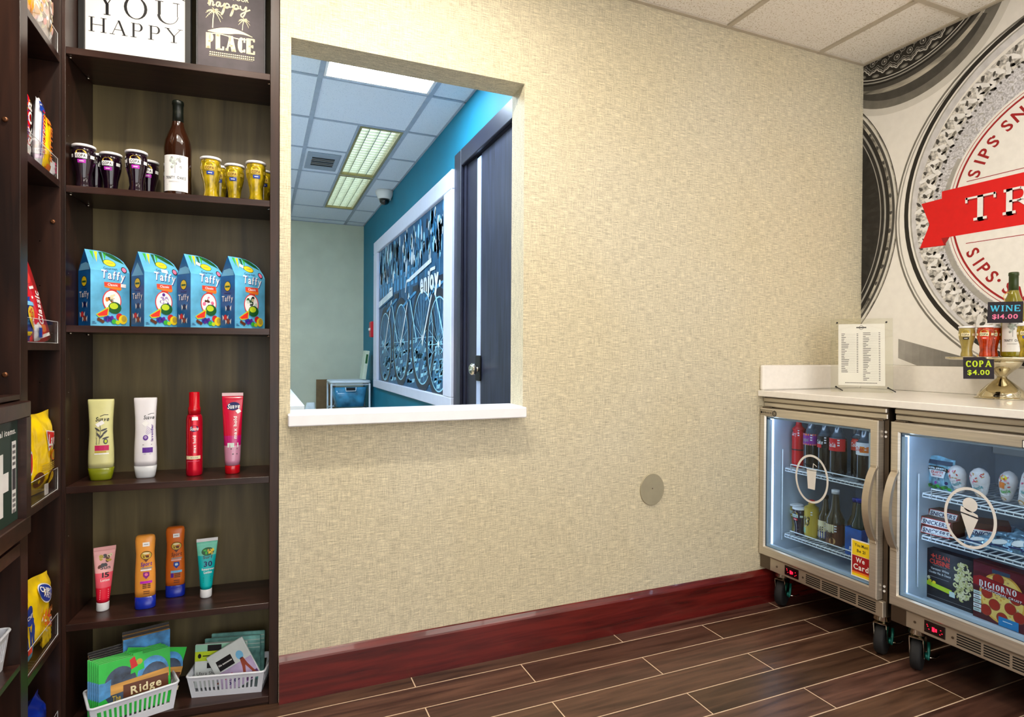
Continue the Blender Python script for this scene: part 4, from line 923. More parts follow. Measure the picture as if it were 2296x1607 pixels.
def cups():
    lab = {'d': 'dark single-serve wine cup with purple tag', 'y': 'yellow single-serve wine cup with blue tag'}
    c0 = place('wine_cup', 'large dark purple-tagged wine cup at the left end of its shelf', 'wine cup', -.5185, .045, SZ['s2'], .05, 'dark wine cups left of the bottle'); copa(c0, 'cup_dark', 'i_purple')
    def cp(src, lx, d, rz, label, g): c = copy_tree(src, onB(lx, d, SZ['s2'] + .0003), rz - RB, label, g)
    cp(c0, -.5150, .125, -.3, 'dark wine cup hidden behind the leftmost one, only its right side showing', 'dark wine cups left of the bottle')
    cp(c0, -.4690, .10, -.05, 'middle dark purple-tagged wine cup of the front row', 'dark wine cups left of the bottle')
    cp(c0, -.3915, .055, .12, 'dark wine cup nearest to the tall wine bottle', 'dark wine cups left of the bottle')
    cp(c0, -.3830, .145, .1, 'dark wine cup peeking from behind the one next to the wine bottle', 'dark wine cups left of the bottle')
    y0 = place('wine_cup', 'yellow blue-tagged wine cup just right of the wine bottle', 'wine cup', -.1955, .05, SZ['s2'], .05, 'yellow wine cups right of the bottle'); copa(y0, 'cup_yellow', 'i_blue', 'i_yellow', 'i_brown', 'i_gold')
    cp(y0, -.1850, .135, .0, 'yellow wine cup standing behind the first one right of the bottle', 'yellow wine cups right of the bottle')
    cp(y0, -.1370, .10, -.1, 'middle yellow blue-tagged wine cup, set further back', 'yellow wine cups right of the bottle')
    cp(y0, -.0705, .05, .1, 'yellow blue-tagged wine cup at the right end of its shelf', 'yellow wine cups right of the bottle')
    cp(y0, -.0580, .14, .1, 'yellow wine cup behind the one at the right end', 'yellow wine cups right of the bottle')
cups()

# taffy cartons: gable-topped boxes turned 42 degrees, curved front top
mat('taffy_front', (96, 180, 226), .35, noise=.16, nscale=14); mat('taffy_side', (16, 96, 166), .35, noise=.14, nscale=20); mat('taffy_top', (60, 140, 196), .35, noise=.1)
def taffy(t, sticker, candy):
    w_, d_, h, hs = .104, .070, .220, .160; x0, x1, y0, y1 = -w_ / 2, w_ / 2, -d_ / 2, d_ / 2; b = MB()
    # front panel leans back to the ridge above hs; its top right corner is swept in a curve
    def top(u): q = (u - x0) / w_; return h if q < .32 else hs + .012 + (h - hs - .012) * math.sqrt(max(0, 1 - ((q - .32) / .68) ** 2))
    N = 14; us = [x0 + w_ * i / N for i in range(N + 1)]
    def lean(z): return 0 if z <= hs else (z - hs) / (h - hs) * d_ / 2
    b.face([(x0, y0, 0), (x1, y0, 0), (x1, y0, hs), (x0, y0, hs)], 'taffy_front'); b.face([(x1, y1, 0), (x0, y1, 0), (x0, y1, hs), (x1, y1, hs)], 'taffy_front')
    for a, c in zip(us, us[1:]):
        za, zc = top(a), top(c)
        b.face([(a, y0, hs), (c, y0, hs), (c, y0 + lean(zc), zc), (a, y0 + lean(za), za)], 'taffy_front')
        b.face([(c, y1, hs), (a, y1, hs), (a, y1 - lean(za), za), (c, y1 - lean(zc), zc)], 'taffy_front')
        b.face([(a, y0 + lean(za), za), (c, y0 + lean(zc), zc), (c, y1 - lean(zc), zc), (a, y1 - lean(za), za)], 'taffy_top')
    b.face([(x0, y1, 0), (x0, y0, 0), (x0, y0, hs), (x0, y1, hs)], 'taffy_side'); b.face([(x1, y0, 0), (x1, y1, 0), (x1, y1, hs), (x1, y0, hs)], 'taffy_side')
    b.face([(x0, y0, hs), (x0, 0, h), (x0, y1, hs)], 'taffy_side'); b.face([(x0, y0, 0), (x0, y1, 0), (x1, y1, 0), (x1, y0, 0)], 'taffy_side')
    b.build('carton', t)
    A = Art()
    for i, (c, k) in enumerate((('i_green', 1), ('i_yellow', 1), ('i_dgreen', 2), ('i_green', 1))):
        u = x0 + .006 + i * .013; A.poly([(u, .217), (u + .010, .217), (u + .005 - .006 * (i % 2), .190 - .006 * (i % 3))], c, k)
    A.poly([(-.01, .2185), (.0, .2175), (.02, .212), (.04, .199), (.05, .186), (.025, .195), (.0, .208)], 'i_dgreen', 1)
    A.disc(.004, .185, .019, .0105, 'i_dgreen', 2, 20, -.12); A.disc(.004, .185, .0175, .0092, 'i_yellow', 3, 20, -.12); A.rect(-.006, .1835, .014, .1868, 'i_gold', 4)
    A.text('Gourmet', .002, .1685, .0085, 'i_navy', 3, width=.042, bold=False)
    for dx, dz, m, k in ((.0016, -.002, 'i_blue', 3), (.0008, -.001, 'i_blue', 4), (0, 0, 'i_white', 5)): A.text('Taffy', .008 + dx, .150 + dz, .024, m, k, rot=-.06, width=.072)
    A.disc(.043, .168, .0085, .0095, 'i_black', 4, 16); A.disc(.043, .168, .0062, .0072, 'i_pink', 5, 14)
    A.poly([(-.020, .128), (.030, .128), (.033, .110), (.028, .106), (-.018, .113)], 'i_orange', 4); A.poly([(-.019, .1275), (.029, .1275), (.031, .1155), (-.019, .1165)], INK((232, 70, 50), 'i_coral'), 5); A.text('Classic', .006, .1215, .007, 'i_white', 6, width=.03)
    A.rect(-.004, .100, .018, .109, 'i_coral', 5)
    A.disc(.004, .075, .0285, .032, INK((226, 50, 50), 'i_rim'), 5, 28); A.disc(.004, .075, .0255, .0292, 'i_white', 6, 28)
    rn = random.Random(len(candy) * 7 + sticker)
    for i in range(16):
        a = rn.uniform(0, 6.28); r = rn.uniform(0, .018); A.disc(.004 + r * math.cos(a), .078 + r * 1.1 * math.sin(a), rn.uniform(.004, .008), rn.uniform(.003, .006), candy[i % len(candy)], 7 + i % 3, 9, rn.uniform(0, 3))
    A.disc(.012, .055, .020, .017, 'i_dgreen', 11, 18); A.disc(.009, .060, .013, .009, 'i_lime', 12, 14)
    A.poly([(-.044, .034), (-.036, .026), (-.008, .030), (-.005, .056), (-.010, .056)], 'i_lime', 12); A.poly([(-.041, .034), (-.035, .029), (-.011, .032), (-.008, .053)], INK((228, 52, 36), 'i_melon'), 13)
    for i in range(9): A.disc(-.016 + (i % 5) * .0065, .020 + (i // 5) * .007 - .002 * (i % 2), .005, .005, 'i_violet' if i % 3 else 'i_blue', 14, 10)
    for i in range(3): A.disc(-.036 + i * .006, .020 - i * .003, .005, .005, 'i_brown', 13, 10)
    A.disc(.026, .030, .010, .010, INK((206, 34, 40), 'i_berry'), 14, 14); A.disc(.037, .022, .013, .0135, 'i_yellow', 15, 16); A.disc(.040, .024, .008, .009, 'i_gold', 16, 14); A.disc(.010, .015, .008, .007, 'i_green', 15, 12); A.disc(.021, .013, .007, .006, 'i_lime', 16, 12)
    A.rect(-.054, .012, -.046, .0135, 'i_navy', 5); A.rect(-.054, .008, -.042, .0095, 'i_navy', 5)
    if sticker == 0: A.rect(.030, .116, .046, .126, 'i_white', 12, rot=-.05)
    elif sticker == 1: A.rect(-.002, .162, .018, .172, 'i_white', 12, rot=-.1)
    else: A.rect(-.028, .188, -.014, .198, 'i_white', 12, rot=-.4)
    def fm(u, v, k): return (u * .885, y0 + lean(v) - k, v)
    A.build('front_print', t, fm, lay=.00012)
    A = Art()
    A.poly([(-.031, .160), (.031, .160), (.026, .176), (.010, .182), (-.018, .178)], 'i_sky', 1) if sticker != 1 else A.poly([(-.032, .150), (.032, .150), (0, .188)], 'i_sky', 1)
    A.disc(0, .128, .0155, .0155, 'i_black', 2, 18); A.disc(0, .128, .0138, .0138, 'i_yellow', 3, 18); A.rect(-.011, .1245, .011, .1295, 'i_dgreen', 4)
    A.text('Gourmet', 0, .1075, .005, 'i_navy', 3, width=.03)
    for dx, m, k in ((.0012, 'i_navy', 3), (0, 'i_white', 4)): A.text('Taffy', dx, .0915 - dx, .017, m, k, width=.054)
    for (cu, cv, c) in ((.004, .062, 'i_navy'), (-.010, .034, 'i_rim'), (.004, .022, 'i_skin')):
        A.poly([(cu - .015, cv + .008), (cu - .006, cv), (cu - .013, cv - .010)], 'i_white', 3); A.poly([(cu + .015, cv + .008), (cu + .006, cv), (cu + .013, cv - .010)], 'i_white', 3); A.disc(cu, cv, .008, .0085, c, 4, 12)
    def fs(u, v, k):                      # left side panel, u runs towards the front
        return (x0 - k, -u, v)
    A.build('side_print', t, fs, lay=.00012)
for i, (lx, cand) in enumerate(((-.4830, ('i_orange', 'i_black', 'i_cream', 'i_white')), (-.3500, ('i_violet', 'i_lilac', 'i_white')), (-.2300, ('i_pink', 'i_brown', 'i_white')), (-.1110, ('i_black', 'i_dgreen', 'i_pale', 'i_cream')))):
    lab = ('blue gable-top taffy carton at the left end of the third shelf', 'second blue taffy carton from the left, purple candies in its window', 'third blue taffy carton from the left, pink candies in its window', 'blue taffy carton at the right end, dark candies in its window')[i]
    t = place('taffy_box', lab, 'candy box', lx, .092, SZ['s3'], math.radians(42), 'taffy cartons on the third shelf'); taffy(t, (0, 1, 2, 3)[i], cand)

# toiletries
def oval_bottle(t, w_, h, cap_m, body_m, cap_h=.036):
    rx = w_ / 2; ry = rx * .62
    cap = [(0, rx * .78, ry * .8, 2.4), (.004, rx * .84, ry * .9, 2.4), (cap_h * .5, rx * .93, ry, 2.4), (cap_h, rx * 1.0, ry, 2.4)]
    MB().loft(cap, cap_m, 36).build('cap', t)
    H_ = h - cap_h; B = [(cap_h + .0004, rx * .985, ry, 2.4)]
    for q, a, e, yy in ((.08, 1.0, 2.4, 1), (.25, .985, 2.4, 1), (.42, .93, 2.4, .95), (.55, .90, 2.5, .88), (.70, .92, 2.6, .78), (.85, .975, 2.8, .62), (.96, 1.02, 3, .50), (.99, 1.02, 3, .46), (1.0, .99, 3, .40)): B.append((cap_h + H_ * q, rx * a, ry * yy, e))
    MB().loft(B, body_m, 36).build('bottle_body', t); return B
mat('sv_green', (214, 212, 150), .3, noise=.04, coat=.2); mat('sv_capg', (120, 128, 16), .3, noise=.1); mat('sv_white', (232, 230, 236), .3, noise=.02, coat=.2); mat('sv_capw', (196, 200, 206), .3, noise=.06)
t = place('conditioner_bottle', 'pale green conditioner bottle with olive cap on the fourth shelf', 'bottle', -.4885, .085, SZ['s4'], .10); R_ = oval_bottle(t, .0640, .2345, 'sv_capg', 'sv_green')
A = Art(); A.text('Suave', .005, .178, .0125, 'i_black', 1, width=.032, italic=.25); A.path([(.000, .1855), (.01, .190), (.02, .1895)], .0016, 'i_black', 1); A.rect(-.010, .159, .010, .170, 'i_white', 2, rot=.6)
for (x_, z_, a_) in ((-.006, .148, 2.4), (.010, .147, .4), (.012, .139, .8), (.004, .128, .9), (-.003, .131, 2.1), (.014, .123, .3)): A.disc(x_, z_, .0085, .0026, 'i_dgrey', 2, 10, a_)
A.path([(.0, .160), (.002, .145), (.000, .125), (-.002, .105)], .0012, 'i_dgrey', 2); A.disc(.014, .113, .0055, .008, 'i_dgrey', 2, 14); A.disc(.0145, .1135, .003, .0048, 'i_lime', 3, 12)
A.text('almond verbena', -.0085, .128, .0052, 'i_dgrey', 2, rot=PI / 2, width=.048, bold=False); A.rect(-.012, .087, .022, .102, 'i_magenta', 2, n=3); A.rect(-.012, .081, .016, .0855, 'i_gold', 2, n=3); A.rect(-.013, .076, .022, .0795, 'i_white', 2, n=3)
A.build('print', t, on_loft(R_), lay=.0001, base=.0005)
t = place('conditioner_bottle', 'white conditioner bottle with purple print beside the green one', 'bottle', -.3750, .085, SZ['s4'], .02); R_ = oval_bottle(t, .0590, .2370, 'sv_capw', 'sv_white')
A = Art(); A.text('Suave', .011, .180, .0115, 'i_dgrey', 1, width=.026, italic=.25); A.path([(.009, .187), (.017, .191), (.024, .191)], .0014, 'i_dgrey', 1); A.rect(-.004, .155, .010, .168, 'i_white', 2, rot=.7)
for i in range(5): A.ring(.002, .124, .008 + i * .003, .012 + i * .0045, .0010, 'i_lilac', 2, 20, 75, 12)
A.disc(.004, .120, .0068, .0078, 'i_violet', 3, 18); A.disc(.004, .121, .0038, .0046, 'i_lilac', 4, 12); A.text('lavender', .0195, .134, .0055, 'i_violet', 3, rot=PI / 2, width=.050, bold=True)
A.rect(-.004, .098, .020, .1005, 'i_grey', 2); A.rect(-.004, .076, .022, .091, 'i_violet', 3, n=3); A.rect(-.001, .071, .018, .0725, 'i_lilac', 2)
A.build('print', t, on_loft(R_), lay=.0001, base=.0005)
mat('can_red', (206, 12, 44), .22, metal=.35, coat=.4, noise=.08, nscale=8); mat('can_cap', (190, 8, 26), .12, coat=.6, noise=.06)
t = place('mousse_can', 'slim red hair mousse can with glossy cap on the fourth shelf', 'can', -.2450, .085, SZ['s4'])
PC = [(0, .0205), (.003, .0225), (.020, .0228), (.168, .0228), (.178, .0212), (.184, .0185)]; MB().lathe(PC, 'can_red', 32).build('can_body', t)
MB().lathe([(.1845, .0178), (.205, .0170), (.208, .0150), (.250, .0148), (.252, .0138), (.2525, .003)], 'can_cap', 28).build('cap', t)
A = Art(); A.rect(-.1, .168, .62, .178, 'i_white', 2, n=5); A.disc(.16, .143, .52, .0095, 'i_navy', 2, 20); A.text('Suave', .16, .1435, .0115, 'i_white', 3, width=.98, italic=.25); A.rect(-.9, .051, .95, .061, 'i_cream', 2, n=10); A.text('MOUSSE', .2, .056, .0045, 'i_grey', 3, width=.9); A.rect(-.7, .0445, .8, .0455, 'i_pink', 2, n=8)
A.build('print', t, on_cyl(PC), lay=.0001)
A = Art(); A.text('max hold', .0, .0, .0085, 'i_white', 3, rot=PI / 2, width=.052); A.build('lettering', t, lambda u, v, k: on_cyl(PC)((u + .004) / .0228, v + .096, k), lay=.0001)
def crimp_tube(t, w_, h, cap_h, cap_r, cap_m, body_m, crimp_m, splits):
    MB().lathe([(0, cap_r * .92), (.003, cap_r), (cap_h - .002, cap_r), (cap_h, cap_r * .97)], cap_m, 28).build('cap', t)
    z0 = cap_h + .0004; B = []
    n = 14
    for i in range(n + 1):
        q = i / n; B.append((z0 + (h - .010 - z0) * q, cap_r * (1 - q) + (w_ / 2) * q if q > 0 else cap_r * .98, max(.0016, cap_r * (1 - q ** 1.6)), 2.0 + q * .6))
    ms = []
    for i in range(n): zz = (B[i][0] + B[i + 1][0]) / 2; ms.append(next(m for z_, m in splits if zz <= z_))
    MB().loft(B, ms, 32).build('tube_body', t)
    MB().box(-w_ / 2, -.0015, h - .0098, w_ / 2, .0015, h, crimp_m, bev=.0004).build('crimp', t)
    return B
mat('gel_red', (206, 14, 58), .22, coat=.5, noise=.06, nscale=6); mat('gel_mag', (186, 20, 110), .22, coat=.5, noise=.06); mat('gel_clear', (204, 140, 170), .15, coat=.5, noise=.05); mat('gel_crimp', (244, 206, 214), .35, noise=.02)
t = place('gel_tube', 'red hair gel tube with clear pink lower part at the right end', 'tube', -.1390, .085, SZ['s4'])
R_ = crimp_tube(t, .0600, .2480, .026, .0215, 'can_cap', 'gel_red', 'gel_crimp', ((.085, 'gel_clear'), (.120, 'gel_mag'), (9, 'gel_red')))
A = Art(); A.disc(.003, .207, .0185, .0125, 'i_navy', 1, 24, .1); A.text('Suave', .003, .2075, .0145, 'i_white', 2, width=.034, italic=.25, rot=.05); A.rect(.011, .186, .023, .197, 'i_white', 3, rot=.6); A.text('max hold', .0085, .142, .0095, 'i_white', 2, rot=PI / 2, width=.068); A.rect(-.012, .082, .018, .0955, 'i_pale', 2, n=2); A.rect(-.003, .076, .016, .079, 'i_dgrey', 3); A.rect(.002, .060, .016, .063, 'i_dgrey', 3)
A.build('print', t, on_loft(R_), lay=.0001, base=.0006)

mat('tube_pink', (240, 176, 176), .35, noise=.04); mat('tube_red', (232, 26, 58), .35, noise=.04); mat('tube_rose', (240, 92, 110), .35, noise=.04); mat('tube_mint', (110, 206, 180), .35, noise=.06); mat('tube_teal', (0, 176, 180), .35, noise=.04); mat('cap_white', (226, 228, 232), .3, noise=.03)
t = place('sunscreen_tube', 'pink and red sunscreen tube numbered 15 on the fifth shelf', 'tube', -.4850, .085, SZ['s5'], 0); t.rotation_euler = (0, .03, .30)
R_ = crimp_tube(t, .0550, .1845, .025, .0160, 'cap_white', '', 'tube_pink', ((.070, 'tube_red'), (.110, 'tube_rose'), (9, 'tube_pink')))
A = Art(); rn = random.Random(2)
for i in range(14): A.disc(rn.uniform(-.013, .014), rn.uniform(.128, .160), rn.uniform(.004, .008), rn.uniform(.003, .006), ('i_brown', 'i_gold', 'i_dgrey', 'i_cream')[i % 4], 1 + i % 3, 9, rn.uniform(0, 3))
A.text('Sun', .002, .126, .010, 'i_dgrey', 5, width=.024); A.text('15', .003, .105, .014, 'i_black', 4, width=.017); A.text('Lotion', .002, .090, .007, 'i_white', 4, width=.022)
for i in range(5): A.rect(-.010, .060 - i * .006, .012, .0625 - i * .006, 'tube_pink', 3)
A.build('print', t, on_loft(R_), lay=.0001, base=.0006)
t = place('sunscreen_tube', 'teal sunscreen tube numbered 30 at the right of the fifth shelf', 'tube', -.2160, .105, SZ['s5'], 0); t.rotation_euler = (0, .02, .12)
R_ = crimp_tube(t, .0590, .1800, .026, .0165, 'cap_white', '', 'cap_white', ((.128, 'tube_teal'), (9, 'tube_mint')))
A = Art(); A.disc(.002, .140, .0175, .0125, 'i_dgreen', 1, 16)
for i in range(8): A.disc(.002 + rn.uniform(-.013, .015), .139 + rn.uniform(-.006, .009), .005, .003, ('i_yellow', 'i_gold', 'i_green')[i % 3], 2, 9, rn.uniform(0, 3))
A.text('Surf', .002, .124, .009, 'i_dgrey', 4, width=.026); A.text('30', .003, .104, .0155, 'i_navy', 4, width=.023); A.text('Sunscreen', .003, .0885, .0065, 'i_white', 4, width=.034); A.text('Lotion', .003, .079, .0075, 'i_white', 4, width=.022)
for i in range(3): A.rect(-.010, .062 - i * .006, .012, .0635 - i * .006, 'i_dgreen', 3)
A.build('print', t, on_loft(R_), lay=.0001, base=.0006)
mat('sun_orange', (240, 156, 64), .3, noise=.10, nscale=5, coat=.2); mat('sun_deep', (214, 106, 32), .3, noise=.08, nscale=5, coat=.2); mat('cap_blue', (16, 40, 160), .25, noise=.05, coat=.3)
def sun_bottle(t, body, purple):
    w_, h = .0545, .2150; rx, ry = w_ / 2, .0175; ch = .036
    MB().loft([(0, rx * .92, ry * .95, 2.6), (.003, rx, ry, 2.6), (ch, rx * .97, ry * .97, 2.6)], 'cap_blue', 36).build('cap', t)
    B = [(ch + .0004, rx * .97, ry * .97, 2.6)]
    for q, a, yy in ((.1, .97, .97), (.35, .96, .96), (.55, .90, .92), (.70, .86, .88), (.82, .92, .86), (.92, .95, .80), (.97, .90, .70), (.99, .80, .5), (1, .66, .3)): B.append((ch + (h - ch) * q, rx * a, ry * yy, 2.7))
    MB().loft(B, body, 36).build('bottle_body', t)
    A = Art(); A.rect(-.004, .184, .0135, .196, 'i_white', 2, rot=.03); A.rect(-.001, .189, .010, .191, 'i_grey', 3)
    A.disc(.005, .158, .0145, .0125, 'i_brown', 1, 20); A.disc(.005, .158, .013, .011, 'i_gold', 2, 20); A.poly([(-.004, .150), (.014, .150), (.005, .138)], 'i_brown', 2); A.rect(-.002, .151, .012, .158, 'i_brown', 3); A.disc(.005, .164, .009, .003, 'i_cream', 3, 12)
    A.text('Sport', .005, .1335, .0115, 'i_violet' if purple else 'i_brown', 3, width=.028, italic=.2, rot=.05)
    A.rect(-.008, .119, .020, .1225, 'i_grey', 2, n=3); A.rect(-.009, .113, .018, .1175, 'i_white' if purple else INK((226, 176, 170), 'i_blush'), 2, n=3)
    m = 'i_purple' if purple else 'i_blue'; A.poly([(-.002, .109), (.013, .109), (.0135, .098), (.0055, .089), (-.0025, .098)], INK((136, 30, 140), 'i_plum') if purple else m, 3); A.disc(.0055, .102, .0045, .0045, 'i_pink' if purple else 'i_sky', 4, 12)
    if not purple: A.text('30', .0055, .1018, .006, 'i_white', 5)
    A.rect(-.010, .076, .020, .083, 'i_purple' if purple else 'i_sky', 2, n=3)
    if not purple: A.rect(-.010, .062, -.002, .075, 'i_violet', 2)
    for i in range(3): A.rect(-.004 if purple else .0, .0715 - i * .005, .016, .0745 - i * .005, 'i_brown', 2)
    for i in range(2): A.rect(-.002, .051 - i * .006, .014, .0535 - i * .006, 'i_brown', 2)
    A.build('print', t, on_loft(B), lay=.0001, base=.0006)
t = place('sunscreen_bottle', 'light orange sunscreen bottle with blue cap, nearer of the two', 'bottle', -.3715, .070, SZ['s5'], .06, 'orange sunscreen bottles'); sun_bottle(t, 'sun_orange', True)
t = place('sunscreen_bottle', 'deep orange sunscreen bottle with blue cap standing further back', 'bottle', -.3075, .140, SZ['s5'], .06, 'orange sunscreen bottles'); sun_bottle(t, 'sun_deep', False)

# ------------------------------------------------------------------ baskets on the bottom shelf
mat('plastic', (222, 226, 236), .35, noise=.02)
def basket(t, L, Dp, h, n, m=5):
    b = MB(); tp = .010; th = .0022
    def wall(p0, p1, q0, q1, cnt):       # bottom edge p0-p1, top edge q0-q1
        P0, P1, Q0, Q1 = map(Vector, (p0, p1, q0, q1)); nrm = (P1 - P0).cross(Q0 - P0).normalized() * th
        def quad(u0, u1, v0, v1):
            c = [P0.lerp(P1, u0).lerp(Q0.lerp(Q1, u0), v0), P0.lerp(P1, u1).lerp(Q0.lerp(Q1, u1), v0), P0.lerp(P1, u1).lerp(Q0.lerp(Q1, u1), v1), P0.lerp(P1, u0).lerp(Q0.lerp(Q1, u0), v1)]
            b.grid([[x for x in c], [x - nrm for x in c]], 'plastic', smooth=False)
        quad(0, 1, 0, .26); quad(0, 1, .80, 1)
        m0 = .07; sp = (1 - 2 * m0) / cnt
        quad(0, m0, .26, .80); quad(1 - m0, 1, .26, .80)
        for i in range(1, cnt): u = m0 + sp * i; quad(u - sp * .24, u + sp * .24, .26, .80)
    a, c = L / 2, Dp / 2; z = .001
    B = [(-a + tp, -c + tp, z), (a - tp, -c + tp, z), (a - tp, c - tp, z), (-a + tp, c - tp, z)]; T_ = [(-a, -c, h), (a, -c, h), (a, c, h), (-a, c, h)]
    wall(B[0], B[1], T_[0], T_[1], n); wall(B[1], B[2], T_[1], T_[2], m); wall(B[2], B[3], T_[2], T_[3], n); wall(B[3], B[0], T_[3], T_[0], m)
    b.box(-a + tp, -c + tp, 0, a - tp, c - tp, .0012, 'plastic'); b.build('basket_body', t)
    b = MB(); r = .012; pts = []
    for sx, sy, a0 in ((1, -1, -90), (1, 1, 0), (-1, 1, 90), (-1, -1, 180)):
        for j in range(5): q = math.radians(a0 + j * 22.5); pts.append((sx * (a + .002 - r) + r * math.cos(q), sy * (c + .002 - r) + r * math.sin(q), h + .001))
    b.tube(pts, .0034, 'plastic', 8, closed=True); b.build('rim', t)
ba = math.radians(18)
t = thing('storage_basket', 'white plastic basket full of brochures on the bottom shelf', 'basket', (-.3360, 1.9900, SZ['s6'] + .0003), ba); basket(t, .212, .118, .075, 15)
bC = Vector((-.3360, 1.9900, SZ['s6'] + .016)); bX = Vector((math.cos(ba), math.sin(ba), 0)); bY = Vector((-math.sin(ba), math.cos(ba), 0))
mat('bro_green', (40, 190, 66), .4, noise=.06); mat('bro_photo', (40, 52, 70), .35, noise=.8, nscale=26); mat('bro_blue', (60, 120, 180), .35, noise=.5, nscale=22); mat('bro_wood', (190, 140, 66), .45, noise=.25, nscale=16, stretch=(.3, 1, 3)); mat('bro_paper', (226, 222, 210), .6, noise=.04)
mat('book_black', (26, 22, 24), .35, noise=.4, nscale=20); mat('book_brown', (70, 44, 34), .35, noise=.6, nscale=24)
def brochure(lab, dx, dy, tilt, roll, w_=.176, h=.158, kind='g', grp='green brochures in the basket'):
    o = bC + bX * dx + bY * dy
    t = thing('brochure', lab, 'brochure', o, 0, grp, rot=(tilt, roll, ba))
    body = {'g': 'bro_green', 'k': 'book_black', 'b': 'bro_blue'}[kind]
    MB().box(-w_ / 2, -.0012, 0, w_ / 2, .0006, h, 'bro_paper').build('pages', t)
    A = Art(); A.rect(-w_ / 2, 0, w_ / 2, h, body, 0)
    if kind == 'g':
        A.disc(-.036, .080, .040, .052, 'bro_photo', 1, 26); A.disc(.044, .088, .040, .050, 'bro_blue', 1, 26); A.disc(.048, .080, .034, .040, 'bro_photo', 2, 22)
        A.poly([(-.088, .100), (-.088, .052), (-.060, .060), (-.058, .105), (-.072, .098)], 'bro_blue', 2)
        A.poly([(-.005, .158), (.018, .158), (.022, .110), (-.012, .104)], 'bro_green', 3); A.poly([(-.014, .142), (-.002, .150), (.006, .122), (-.010, .116)], 'i_berry' if 'i_berry' in MATS else 'i_red', 4); A.disc(.010, .132, .008, .008, 'i_gold', 4, 10)
        A.poly([(-.060, .088), (.084, .096), (.084, .072), (-.060, .062)], 'bro_wood', 4); A.poly([(-.03, .080), (.082, .080), (.082, .046), (-.03, .046)], 'i_brown', 5); A.poly([(-.04, .042), (.088, .042), (.088, .030), (-.04, .028)], 'i_cream', 4)
        A.text('The', -.046, .052, .015, 'i_gold', 6, width=.020); A.text('Ridge', .026, .062, .022, 'i_cream', 6, width=.076, rot=.03)
        for i in range(20): A.rect(-.035 + i * .0055, .034, -.032 + i * .0055, .037, 'i_black', 6)
    elif kind == 'k': A.rect(-w_ / 2, h - .012, w_ / 2, h - .008, 'bro_wood', 1); A.disc(0, .08, .06, .04, 'book_brown', 1, 16)
    else: A.disc(0, .09, .07, .05, 'bro_photo', 1, 20)
    A.build('cover_print', t, on_y(-.0012), lay=.0001, base=.0002)
for i in range(4): brochure(('black booklet at the back left of the brochure basket', 'second black booklet behind the green brochures', 'third black booklet behind the green brochures', 'black booklet directly behind the green brochures')[i], -.020 + .001 * i, .044 - .007 * i, -.10, -.02, w_=.150, h=.168 - .004 * i, kind='k', grp='black booklets in the basket')
for i in range(3): brochure(('tallest dark booklet at the back right of the basket', 'dark booklet standing right of centre in the basket', 'blue picture booklet standing right of centre in the basket')[i], .040, .040 - .008 * i, -.08, .02, w_=.120, h=.200 - .008 * i, kind='k' if i < 2 else 'b', grp='black booklets in the basket')
brochure('green brochure slipped sideways at the right of the basket', .026, .010, -.10, .30, w_=.16, h=.150)
for i in range(6): brochure(('rearmost green brochure of the fanned set', 'fifth green brochure of the fanned set', 'fourth green brochure of the fanned set', 'third green brochure of the fanned set', 'second green brochure of the fanned set', 'front green brochure with wooden sign lettering')[i], -.016 + .0042 * i, .008 - .0075 * i, -.20, .02, h=.156 - .001 * i)
bh = math.radians(-13)
t = thing('storage_basket', 'smaller white basket of hosiery packets on the bottom shelf right', 'basket', (-.0790, 2.0350, SZ['s6'] + .0003), bh); basket(t, .218, .118, .066, 15)
hC = Vector((-.0790, 2.0350, SZ['s6'] + .002)); hX = Vector((math.cos(bh), math.sin(bh), 0)); hY = Vector((-math.sin(bh), math.cos(bh), 0))
mat('pk_white', (214, 222, 222), .2, coat=.4, noise=.03); mat('pk_teal', (120, 176, 170), .2, coat=.4, noise=.3, nscale=20); mat('pk_lilac', (186, 170, 206), .2, coat=.4, noise=.10)
